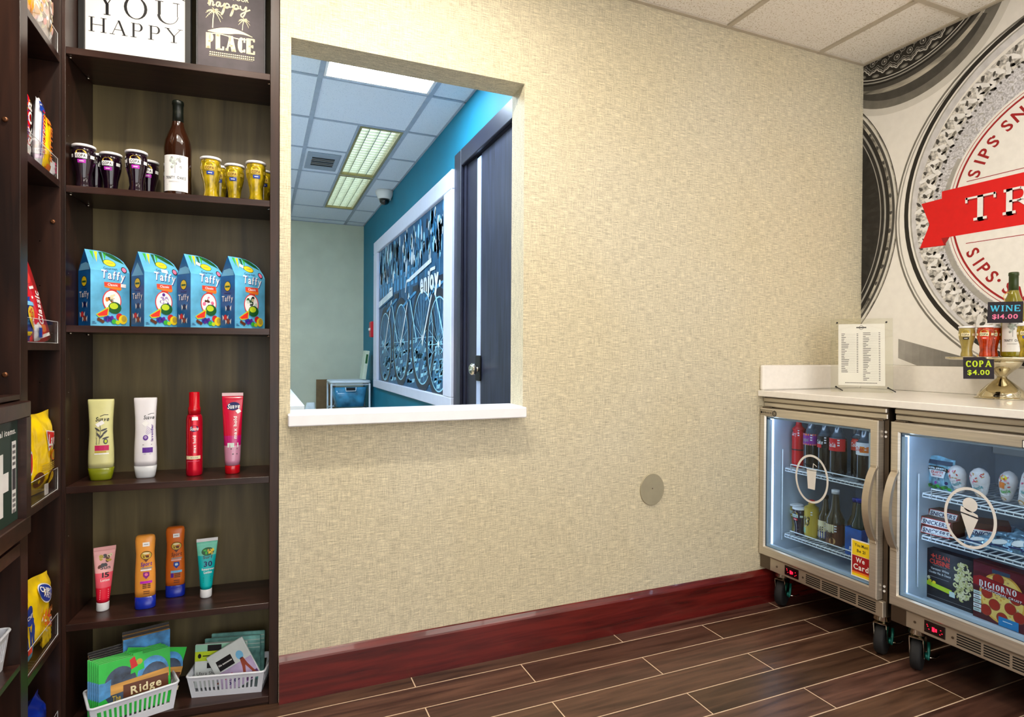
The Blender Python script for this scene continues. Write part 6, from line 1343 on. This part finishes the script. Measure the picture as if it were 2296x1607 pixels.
def wire_shelf(t, lab, x0, x1, y0, y1, z):
    """white coated wire shelf with a raised front guard; a part of its refrigerator"""
    b = MB(); r = .0022
    b.tube([(x0, y0, z), (x0, y1, z)], .003, 'wire', 6); b.tube([(x1, y0, z), (x1, y1, z)], .003, 'wire', 6); b.tube([((x0 + x1) / 2, y0, z - .004), ((x0 + x1) / 2, y1, z - .004)], .003, 'wire', 6)
    n = 26
    for i in range(n + 1): y = y0 + (y1 - y0) * i / n; b.tube([(x0 - .002, y, z - .010), (x0, y, z + .002), (x1, y, z + .002)], .0015, 'wire', 5)
    b.tube([(x0 - .002, y0, z - .010), (x0 - .002, y1, z - .010)], .0024, 'wire', 6)
    b.tube([(x0 - .002, y1 - .030, z - .012), (x0 - .003, y1 - .030, z + .022), (x0 - .003, y0 + .030, z + .022), (x0 - .002, y0 + .030, z - .012)], .0024, 'wire', 6)
    b.build('wire_shelf', t)
SH1, SH2 = .580, .2975
for z in (SH1, SH2): wire_shelf(tA, '', .105, .52, -(FA[1] - FA[0]) / 2 + .045, (FA[1] - FA[0]) / 2 - .045, z)
SH3, SH4 = .594, .449
for z in (SH3, SH4): wire_shelf(tB, '', .105, .52, -(FB[1] - FB[0]) / 2 + .045, (FB[1] - FB[0]) / 2 - .045, z)
for tt, FF in ((tA, FA), (tB, FB)):
    h_ = (FF[1] - FF[0]) / 2 - .034
    MB().tube([(.100, h_ , .27), (.100, h_, .66)], .0025, 'wire', 6).build('shelf_standard', tt)

# ------------------------------------------------------------------ drinks; all face the aisle (-x): local -y -> world -x is a turn of -90 degrees
RZ = -PI / 2
mat('cola', (18, 8, 6), .05, coat=.8, noise=.1); mat('pet', (120, 140, 156), .06, coat=.8, trans=.7, noise=.1); mat('cap_red', (200, 16, 24), .35, noise=.03); mat('cap_black', (20, 20, 22), .35, noise=.03); mat('root', (60, 34, 20), .05, coat=.8, noise=.1, trans=.2); mat('brownglass', (74, 62, 40), .06, coat=.7, noise=.15, trans=.3); mat('darkgreen', (22, 40, 34), .06, coat=.7, noise=.1)
def bottle(lab, y, z, h, r, body, neck, cap, label, ztop, zbot, txt, tm, tag2=None, x=2.13, grp='soft drink bottles on the upper refrigerator shelf', shoulder=.60, name='soda_bottle', cat='bottle', rot=0.0):
    t = thing(name, lab, cat, (x, y, z + .0045), RZ + rot, grp)
    P = [(0, r * .62), (.006, r * .88), (.020, r), (zbot, r * .985), (ztop, r * .985), (h * shoulder + .01, r * .98), (h * (shoulder + .10), r * .80), (h * (shoulder + .20), r * .50), (h * .89, r * .36), (h * .93, r * .35)]
    P = sorted(P, key=lambda q: q[0]); ms = [body if (P[i][0] + P[i + 1][0]) / 2 < h * shoulder + .012 else neck for i in range(len(P) - 1)]
    MB().lathe(P, ms, 28).build('bottle_body', t); MB().lathe([(h * .9305, r * .43), (h * .995, r * .43), (h, r * .38)], cap, 20).build('cap', t)
    A = Art(); A.rect(-1.5, zbot, 1.5, ztop, label, 1, n=12)
    if tag2: tag2(A, zbot, ztop)
    A.text(txt, -.12, (zbot + ztop) / 2, (ztop - zbot) * .36, tm, 3, width=.95, italic=.2)
    for i in range(3): A.rect(.55, ztop - .008 - i * .010, .80, ztop - .003 - i * .010, 'i_white', 3)
    A.build('label', t, on_cyl(P), base=.0004, lay=.0001)
    return t
zs = SH1
bottle('soda bottle with red label standing in the corner of the upper shelf', 1.868, zs, .222, .027, 'cap_red', 'cap_red', 'cap_red', 'i_red', .165, .125, 'Cherry', 'i_white', x=2.13, tag2=lambda A, a, b: A.rect(-1.4, a - .05, 1.4, a - .045, 'i_black', 2, n=8))
bottle('dark soda bottle with printed crest behind the first ones', 1.828, zs, .225, .029, 'cola', 'pet', 'cap_black', 'cola', .110, .055, 'NGE', 'i_white', x=2.155)
bottle('dark cola bottle with orange-edged purple label', 1.800, zs, .222, .0315, 'cola', 'pet', 'cap_black', 'i_plum', .155, .108, 'pepsi', 'i_grey', x=2.125, tag2=lambda A, a, b: (A.rect(-1.5, b - .008, 1.5, b, 'i_orange', 2, n=10), A.rect(-1.5, a, 1.5, a + .005, 'i_orange', 2, n=10)))
bottle('cola bottle with black and red label', 1.738, zs, .222, .0300, 'cola', 'pet', 'cap_black', 'i_black', .152, .105, 'Coke', 'i_white', x=2.130, tag2=lambda A, a, b: (A.rect(-1.5, a, .2, a + .014, 'i_red', 2, n=8),))
bottle('cola bottle with broad bright red label', 1.670, zs, .222, .0330, 'cola', 'pet', 'cap_red', 'i_red', .152, .103, 'Coca-Cola', 'i_white', x=2.120)
bottle('cola bottle with orange-red label behind the right ones', 1.606, zs, .222, .0290, 'cola', 'pet', 'cap_red', 'i_coral', .158, .112, 'Cola', 'i_white', x=2.155)
bottle('cola bottle with white and orange label beside the handle', 1.552, zs, .222, .0310, 'cola', 'pet', 'cap_red', 'i_white', .152, .105, 'Diet', 'i_red', x=2.115, tag2=lambda A, a, b: A.rect(.0, a + .010, 1.5, b - .014, 'i_orange', 2, n=6))
bottle('dark cola bottle hidden at the handle end of the upper shelf', 1.486, zs, .222, .0300, 'cola', 'pet', 'cap_red', 'i_red', .152, .105, 'Cola', 'i_white', x=2.125)
zs = SH2
def fcup(lab, y, x, body, tagm, rot=0.0):
    t = thing('wine_cup', lab, 'wine cup', (x, y, zs + .0035), RZ + rot, 'wine cups in the drink refrigerator'); copa(t, body, tagm, 'i_gold', 'i_black', 'i_pale', s=.95)
fcup('amber wine cup in the back corner of the lower shelf', 1.893, 2.150, 'cup_clear', 'i_gold'); fcup('dark red wine cup in front at the lower shelf corner', 1.848, 2.115, 'cup_blackclear', 'i_berry')
bottle('brown bottle wearing a gold sleeve and red cap on the lower shelf', 1.795, zs, .158, .0285, 'i_gold', 'i_gold', 'cap_red', 'i_gold', .128, .022, '83', 'i_black', x=2.125, shoulder=.70, grp='bottles on the lower refrigerator shelf', tag2=lambda A, a, b: (A.disc(-.35, .070, .42, .022, 'i_white', 2, 16), A.rect(-.8, a, -.2, .045, 'i_mint', 2, n=3)))
bottle('brown beer bottle with cream and blue label', 1.742, zs, .190, .0275, 'brownglass', 'brownglass', 'cap_black', 'i_cream', .088, .018, 'BARE', 'i_black', x=2.140, shoulder=.50, grp='bottles on the lower refrigerator shelf', tag2=lambda A, a, b: A.rect(-1.4, a, 1.4, a + .028, 'i_blue', 2, n=8))
bottle('wide brown bottle with cream label and round seal', 1.676, zs, .228, .0345, 'brownglass', 'brownglass', 'foil_lid', 'i_brown', .095, .012, 'BEAR', 'i_black', x=2.115, shoulder=.46, grp='bottles on the lower refrigerator shelf', tag2=lambda A, a, b: (A.rect(-.9, .062, .55, .094, 'i_cream', 2, n=6), A.disc(.35, .030, .33, .013, 'i_tan', 3, 18)))
bottle('beer bottle with red label showing beside the blue carton', 1.615, zs, .205, .0290, 'brownglass', 'brownglass', 'cap_blue', 'i_darkred', .095, .015, 'A', 'i_white', x=2.150, shoulder=.48, grp='bottles on the lower refrigerator shelf')
bottle('green beer bottle standing in the blue carton', 1.575, zs, .215, .0285, 'darkgreen', 'darkgreen', 'cap_blue', 'darkgreen', .10, .05, ' ', 'i_white', x=2.118, shoulder=.50, grp='bottles on the lower refrigerator shelf')
t = thing('beer_carton', 'blue open-topped beer carton behind the age notice', 'carton', (2.118, 1.575, zs + .0037), RZ); mat('carton_blue', (20, 92, 184), .35, noise=.2, nscale=20)
b = MB(); q = .0335
for s in (-1, 1): b.box(-q, s * q - .0008, 0, q, s * q + .0008, .105, 'carton_blue'); b.box(s * q - .0008, -q + .001, 0, s * q + .0008, q - .001, .105, 'carton_blue')
b.build('carton_body', t); A = Art(); A.text('BUD', 0, .028, .012, 'i_white', 1, width=.032, italic=.2); A.build('lettering', t, on_y(-q - .0008))
bottle('dark bottle at the handle end of the lower shelf', 1.500, zs, .205, .0280, 'brownglass', 'brownglass', 'cap_blue', 'i_blue', .095, .015, 'BUD', 'i_white', x=2.125, shoulder=.48, grp='bottles on the lower refrigerator shelf')

# ------------------------------------------------------------------ frozen food
zs = SH3
mat('pouch_ice', (120, 170, 200), .25, coat=.3, noise=.35, nscale=30); mat('wrap_white', (236, 226, 222), .3, coat=.3, noise=.08, nscale=30)
t, f = bag('ice_cream_pouch', 'blue printed stand-up ice cream pouch at the left of the top freezer shelf', 'pouch', 2.165, 1.312, zs + .0035, .098, .118, 'pouch_ice', rz=RZ, thick=.016, seed=2)
A = Art(); A.rect(-.045, .094, .045, .108, INK((50, 74, 100), 'i_slate'), 0, n=4); A.poly([(-.036, .082), (-.020, .088), (.020, .088), (.038, .080), (.034, .070), (.020, .076), (-.020, .076), (-.032, .072)], 'i_black', 1); A.text('BEN&JERRYS', .001, .081, .0065, 'i_white', 3, width=.056); A.poly([(-.026, .074), (.028, .074), (.022, .050), (-.018, .050)], 'i_white', 2); A.text('CRAFTY', .002, .068, .0085, 'i_red', 3, width=.040); A.text('BATCH', .002, .058, .006, 'i_berry', 3, width=.028)
for i in range(10): A.disc(-.036 + i * .008, .014 + (i % 3) * .003, .007, .006, 'i_green' if i % 2 else 'i_dgreen', 1, 9)
A.disc(.030, .034, .005, .006, 'i_navy', 2, 10); A.disc(-.002, .032, .004, .005, 'i_plum', 2, 10); A.build('print', t, f, lay=.0003)
def cone(lab, y, x, lean, h, r, seed, yel=False):
    t = thing('wrapped_cone', lab, 'ice cream cone', (x, y, zs + .014), 0, 'wrapped ice cream cones on the top freezer shelf', rot=(lean[0], lean[1], RZ))
    B = [(0, r * .35, r * .35), (.012, r * .62, r * .62), (h * .5, r * .95, r * .95), (h * .68, r, r), (h * .84, r * .86, r * .86), (h * .95, r * .5, r * .5), (h, r * .1, r * .1)]
    MB().loft(B, 'wrap_white', 26).build('wrapper', t); A = Art(); rn = random.Random(seed)
    for i in range(16): A.disc(rn.uniform(-r * .7, r * .7), rn.uniform(h * .5, h * .85), .004, .0018, ('i_berry', 'i_pink', 'i_tan')[i % 3], 1, 7, rn.uniform(0, 3))
    A.disc(.003, h * .36, r * .70, h * .13, 'i_white', 2, 18); A.text('Nestle', .003, h * .37, .011, 'i_teal' if not yel else 'i_green', 3, rot=.4, width=r * 1.0, italic=.2); A.disc(-.002, h * .10, r * .35, h * .05, 'i_tan', 2, 12)
    if yel: A.rect(-r * .6, h * .45, r * .1, h * .65, 'i_orange', 2, n=3); A.disc(-r * .1, h * .8, r * .4, h * .07, 'i_yellow', 2, 14)
    A.build('print', t, on_loft(B), base=.0008, lay=.0002)
cone('white wrapped ice cream cone leaning beside the blue pouch', 1.246, 2.165, (.12, -.12), .092, .026, 1)
cone('white wrapped ice cream cone in the middle of the top freezer shelf', 1.178, 2.155, (.10, -.04), .096, .027, 2)
cone('yellow and orange printed wrapped cone', 1.116, 2.170, (.05, .10), .098, .024, 3, True)
cone('tall wrapped cone leaning at the right edge of the view', 1.060, 2.150, (.05, .28), .140, .027, 4)
cone('wrapped cone further right on the top freezer shelf', .990, 2.165, (.08, .10), .100, .026, 5)
zs = SH4
mat('snick', (84, 44, 34), .4, noise=.15)
def carton(lab, x, y, w_, d_, h, rz, m, artf, artL=None, name='candy_carton', z=0.0):
    t = thing(name, lab, 'carton', (x, y, zs + .0037 + z), RZ + rz); bx('carton_body', t, m, -w_ / 2, -d_ / 2, 0, w_ / 2, d_ / 2, h, bev=.0008)
    A = Art(); artf(A); A.build('front_print', t, on_y(-d_ / 2), lay=.0001)
    if artL: A = Art(); artL(A); A.build('side_print', t, lambda u, v, k: (w_ / 2 + k, u, v), lay=.0001)
    return t
def snk(A, v0=.034, w_=.10):
    A.poly([(-w_ * .48, v0 - .002), (w_ * .40, v0 - .003), (w_ * .47, v0 + .022), (-w_ * .42, v0 + .023)], 'i_red', 1); A.poly([(-w_ * .46, v0), (w_ * .39, v0 - .001), (w_ * .455, v0 + .020), (-w_ * .41, v0 + .021)], 'i_white', 2); A.text('SNICKERS', -.002, v0 + .010, .014, 'i_navy', 3, width=w_ * .78, italic=.25)
carton('brown chocolate bar carton at the bottom left of the middle freezer shelf', 2.160, 1.300, .100, .085, .029, .12, 'snick', lambda A: snk(A, .004), name='candy_carton')
carton('brown chocolate bar carton stacked upon the bottom left one', 2.160, 1.300, .104, .085, .029, .08, 'snick', lambda A: snk(A, .004), z=.0295)
carton('brown chocolate bar carton topping the left stack, lettering on its lid edge', 2.185, 1.296, .100, .060, .020, .04, 'snick', lambda A: snk(A, -.001), z=.0591)
t = carton('large brown chocolate carton turned sideways behind the cone sticker', 2.215, 1.190, .110, .095, .068, .55, 'snick', lambda A: (snk(A, .026, .12),), name='candy_carton')
mat('foil_blue', (110, 140, 176), .25, metal=.5, coat=.3, noise=.6, nscale=34); rn = random.Random(12)
zb_ = zs
for i, (y, x, h, tl, dz) in enumerate(((1.175, 2.125, .040, .5, 0), (1.120, 2.135, .052, -.3, 0), (1.075, 2.150, .062, .2, 0), (1.150, 2.175, .06, -.6, 0), (1.095, 2.185, .07, .5, .0), (1.030, 2.14, .06, -.2, 0), (1.055, 2.19, .075, .1, 0), (.990, 2.16, .07, .3, 0))):
    t, f = bag('frozen_bar', ('silver-blue wrapped frozen bar nearest the cone sticker', 'silver-blue wrapped frozen bar second in the front row', 'silver-blue wrapped frozen bar third in the front row', 'silver-blue wrapped frozen bar behind the sticker ring', 'silver-blue wrapped frozen bar at the back of the heap', 'silver-blue wrapped frozen bar at the right edge of the view', 'silver-blue wrapped frozen bar standing behind the right ones', 'silver-blue wrapped frozen bar beyond the right edge of the heap')[i], 'frozen bar', x, y, zs + .004, .075, h, 'foil_blue', rz=RZ + rn.uniform(-.3, .3), thick=.014, lean=-.5, group='wrapped frozen bars on the middle freezer shelf', seed=i + 1)
    A = Art(); A.disc(.005, h * .5, .020, h * .16, 'i_white', 1, 14, .3); A.rect(-.03, h * .2, .03, h * .28, 'i_navy', 1, n=4); A.build('print', t, f, lay=.0003)
# frozen meal boxes on the floor of the freezer
zs = .2235 - .0037
mat('box_black', (34, 32, 36), .35, noise=.05); mat('box_red', (86, 24, 30), .35, noise=.1)
def mac(A):
    A.text('+', -.052, .152, .020, 'i_coral', 2); A.text('LEAN', -.020, .152, .016, 'i_coral', 2, width=.044, bold=False); A.text('CUISINE', -.030, .132, .016, 'i_coral', 2, width=.066)
    A.text('MARKETPLACE', -.030, .120, .004, 'i_grey', 2, width=.044, bold=False); A.text('Vermont White', -.030, .108, .009, 'i_white', 2, width=.060, italic=.2, bold=False); A.text('Cheddar Mac & Cheese', -.030, .095, .008, 'i_white', 2, width=.072, italic=.2, bold=False)
    A.rect(-.066, .078, .0, .0792, 'i_grey', 1); A.poly([(-.0735, .060), (.010, .052), (.010, .036), (-.0735, .046)], 'i_lime', 1); A.disc(-.066, .072, .005, .006, 'i_cream', 2, 12); A.disc(-.062, .062, .006, .005, 'i_yellow', 3, 12); A.disc(-.048, .060, .006, .005, 'i_yellow', 3, 12); A.rect(.002, .030, .020, .048, 'i_pale', 2)
    r = random.Random(21)
    for i in range(95):
        a = r.uniform(0, 6.28); q = math.sqrt(r.random()); u = .044 + q * .027 * math.cos(a); v = .092 + q * .060 * math.sin(a); a0 = r.uniform(0, 360)
        A.ring(u, v, .0082, .0082, .0048, ('i_cream', 'i_pasta', 'i_pasta2')[i % 3], 3 + i % 8, a0, a0 + 210, 9)
    A.rect(-.070, .012, .07, .013, 'i_grey', 1)
INK((226, 220, 160), 'i_pasta'); INK((196, 190, 120), 'i_pasta2'); INK((232, 170, 70), 'i_crust'); INK((246, 206, 110), 'i_cheese'); INK((176, 44, 26), 'i_pep')
t = carton('black frozen macaroni meal box on the freezer floor', 2.165, 1.2690, .150, .036, .172, -.02, 'box_black', mac, name='frozen_meal_box')
def piz(A):
    A.rect(-.0745, .150, .0745, .1775, INK((104, 28, 44), 'i_wine'), 1); A.rect(-.02, .158, .03, .170, 'i_slate', 2)
    A.disc(.008, .085, .064, .078, 'i_crust', 1, 36); A.disc(.008, .085, .058, .072, 'i_cheese', 2, 36)
    r = random.Random(8)
    for i in range(70): a = r.uniform(0, 6.28); q = math.sqrt(r.random()) * .95; A.disc(.008 + q * .054 * math.cos(a), .085 + q * .068 * math.sin(a), .004, .003, ('i_crust', 'i_tan', 'i_cream')[i % 3], 3, 7, r.uniform(0, 3))
    for u, v in ((-.012, .060), (.032, .064), (-.034, .090), (.010, .026), (.046, .098), (-.002, .142), (-.036, .035), (.056, .045)): A.disc(u, v, .0165, .018, 'i_skin', 4, 18); A.disc(u, v, .0145, .016, 'i_pep', 5, 18)
    A.poly([(-.0745, .132), (-.055, .142), (.0745, .124), (.0745, .088), (-.0745, .102)], 'i_wine', 6); A.poly([(-.0745, .130), (-.055, .1395), (.0745, .122), (.0745, .093), (-.0745, .107)], 'i_darkred', 7)
    A.serif('DIGIORNO', -.056, .1065, .019, 'i_white', 8, width=.105, tw=.2, thin=.08, gap=.16, slab=.07)
    A.text('TRADITIONAL CRUST', .004, .0985, .0068, 'i_white', 8, rot=-.06, width=.118)
    for i in range(5): A.rect(-.073, .020 + i * .014, -.050, .031 + i * .014, 'i_white' if i % 2 else 'i_pale', 6); A.rect(-.070, .023 + i * .014, -.055, .027 + i * .014, 'i_grey', 7)
    A.poly([(.0, .030), (.055, .030), (.055, .002), (.0, .002)], INK((36, 130, 190), 'i_tagblue'), 9); A.rect(.012, .018, .038, .020, 'i_white', 10)
SER['D'] = (.95, [('l', .15, 0, .15, 1, 1), ('l', .08, .96, .45, .96, 0), ('l', .08, .04, .45, .04, 0), ('e', .42, .5, .42, .5, 1, -90, 90)])
t = carton('dark red frozen pizza box beside the macaroni box', 2.150, 1.1115, .150, .040, .184, -.04, 'box_red', piz, name='frozen_meal_box')
t = carton('second dark red frozen pizza box at the right edge of the view', 2.150, .955, .150, .040, .184, -.04, 'box_red', piz, name='frozen_meal_box')

# ------------------------------------------------------------------ things on the counter
zc = .9149
def menu_holder():
    a = math.atan2(1.5962 - 1.7605, 2.3349 - 2.1876)       # bottom edge direction as seen on the counter
    t = thing('menu_holder', 'clear acrylic holder with a printed price list on the counter', 'sign holder', (2.2612, 1.6784, zc + .0003), 0, rot=(.13 * -1, 0, a)); w_, h = .221, .305
    bx('front_sheet', t, 'holder_glass', -w_ / 2, -.003, 0, w_ / 2, 0, h, bev=.0008); bx('back_sheet', t, 'holder_glass', -w_ / 2, .0035, 0, w_ / 2, .006, h, bev=.0008)
    bx('price_list', t, 'white', -.083, .0008, .028, .083, .0024, .283)
    A = Art(); A.ring(0, .268, .0085, .0085, .0016, 'i_black', 1, n=24); A.rect(-.018, .2655, .018, .2705, 'i_black', 2)
    r = random.Random(4)
    for c0, top, n in ((-.072, .240, 23), (.006, .244, 28)):
        for i in range(n): v = top - i * .0072; L = r.uniform(.008, .030); A.rect(c0, v, c0 + L, v + .0026, 'i_dgrey', 1); A.rect(c0 + L + .002, v, c0 + .052, v + .0006, 'i_grey', 1); A.rect(c0 + .055, v, c0 + .061, v + .0026, 'i_dgrey', 1)
    for i in range(22): A.rect(-.058 + i * .0052, .037, -.0545 + i * .0052, .040, 'i_black', 1)
    A.build('lettering', t, on_y(.0008), lay=.0001, base=.0002)
    for x, z in ((-.088, .288), (.088, .288), (-.092, .020), (.092, .020)):
        b = MB(); b.cyly(-.007, .0005 if z > .1 else .0, x, z, .0035, 'blackgloss', 12)
        if z < .1: b.tube([(x, -.006, z), (x + .012, -.022, z - .010), (x + .022, -.034, z - .0175)], .0024, 'blackgloss', 8)
        b.build('standoff', t)
menu_holder()
SX, SY = 2.450, 1.2785
def cake_stand():
    t = thing('pedestal_stand', 'polished gold-toned pedestal stand holding wine on the counter', 'pedestal stand', (SX, SY, zc + .0002)); m = 'brassy'
    MB().lathe([(0, .080), (.002, .081), (.004, .072), (.010, .071), (.028, .062), (.050, .040), (.072, .0155), (.076, .0145)], m, 48).build('foot', t)
    MB().lathe([(.0762, .0145), (.080, .0155), (.100, .034), (.112, .050), (.128, .058), (.1335, .060)], m, 48).build('cup_stem', t)
    MB().lathe([(.1338, .060), (.137, .150), (.140, .166), (.146, .1685), (.1475, .166), (.1475, .010)], m, 64).build('plate', t)
cake_stand()
zp = zc + .1483
def scup(lab, x, y, body, tagm, rot, g='wine cups on the pedestal stand'):
    t = thing('wine_cup', lab, 'wine cup', (x, y, zp + .0004), RZ + rot, g); copa(t, body, tagm, 'i_gold', 'i_black', 'i_cream', s=.90)
scup('pale gold wine cup at the left end of the pedestal plate', 2.385, 1.358, 'cup_clear', 'i_black', .35)
scup('orange-red wine cup with pink tag on the pedestal plate', 2.390, 1.300, 'cup_red', 'i_coral', .35); scup('orange-red wine cup behind, left of the wine bottle', 2.440, 1.306, 'cup_red', 'i_coral', .6)
scup('yellow wine cup at the right edge of the view on the pedestal plate', 2.372, 1.168, 'cup_yellow', 'i_blue', .35)
t = thing('wine_bottle', 'green-gold white wine bottle standing on the pedestal plate', 'wine bottle', (2.462, 1.252, zp + .0004), RZ + .45); wine(t, 'wineglass2', 'capsule2', h=.300, r=.0355)
mat('chalk', (30, 24, 34), .7, noise=.1); mat('cord', (210, 180, 90), .5, noise=.05)
def price_tag(lab, x, y, z, w_, h, rows, rot, cordpts, tilt=0.0):
    t = thing('price_tag', lab, 'price tag', (x, y, z), 0, rot=(0, tilt, RZ + rot)); bx('board', t, 'chalk', -w_ / 2, -.001, -h, w_ / 2, .001, 0)
    A = Art()
    for tx, v, s, c in rows:
        if tx in ('WINE', 'COPA'): A.serif(tx, -w_ * .42, v - s / 2, s, c, 1, width=w_ * .84, tw=.2, thin=.12, slab=.10, gap=.14)
        else: A.text(tx, 0, v, s, c, 1, width=w_ * .72)
    A.build('lettering', t, on_y(-.001), lay=.0001, base=.0002)
    b = MB(); b.tube(cordpts, .0012, 'cord', 6); b.build('cord', t)
dv = Vector((SX - 0, SY, 0)).normalized()
price_tag('black WINE price tag hanging on the neck of the counter bottle', 2.398, 1.2435, 1.256, .0960, .0740, (('WINE', -.023, .021, 'i_cyan'), ('$14.00', -.051, .016, 'i_pink')), .45, [(0, .0, -.006), (-.006, .004, .02), (.004, .030, .036), (.012, .044, .030)], .02)
price_tag('black price tag with lime lettering hanging from the edge of the pedestal plate', 2.279, 1.2610, 1.0620, .084, .0750, (('COPA', -.023, .022, 'i_lime'), ('$4.00', -.052, .017, 'i_lime')), .45, [(0, .0, -.006), (-.004, .003, .008), (.0, .012, .0035)], -.02)
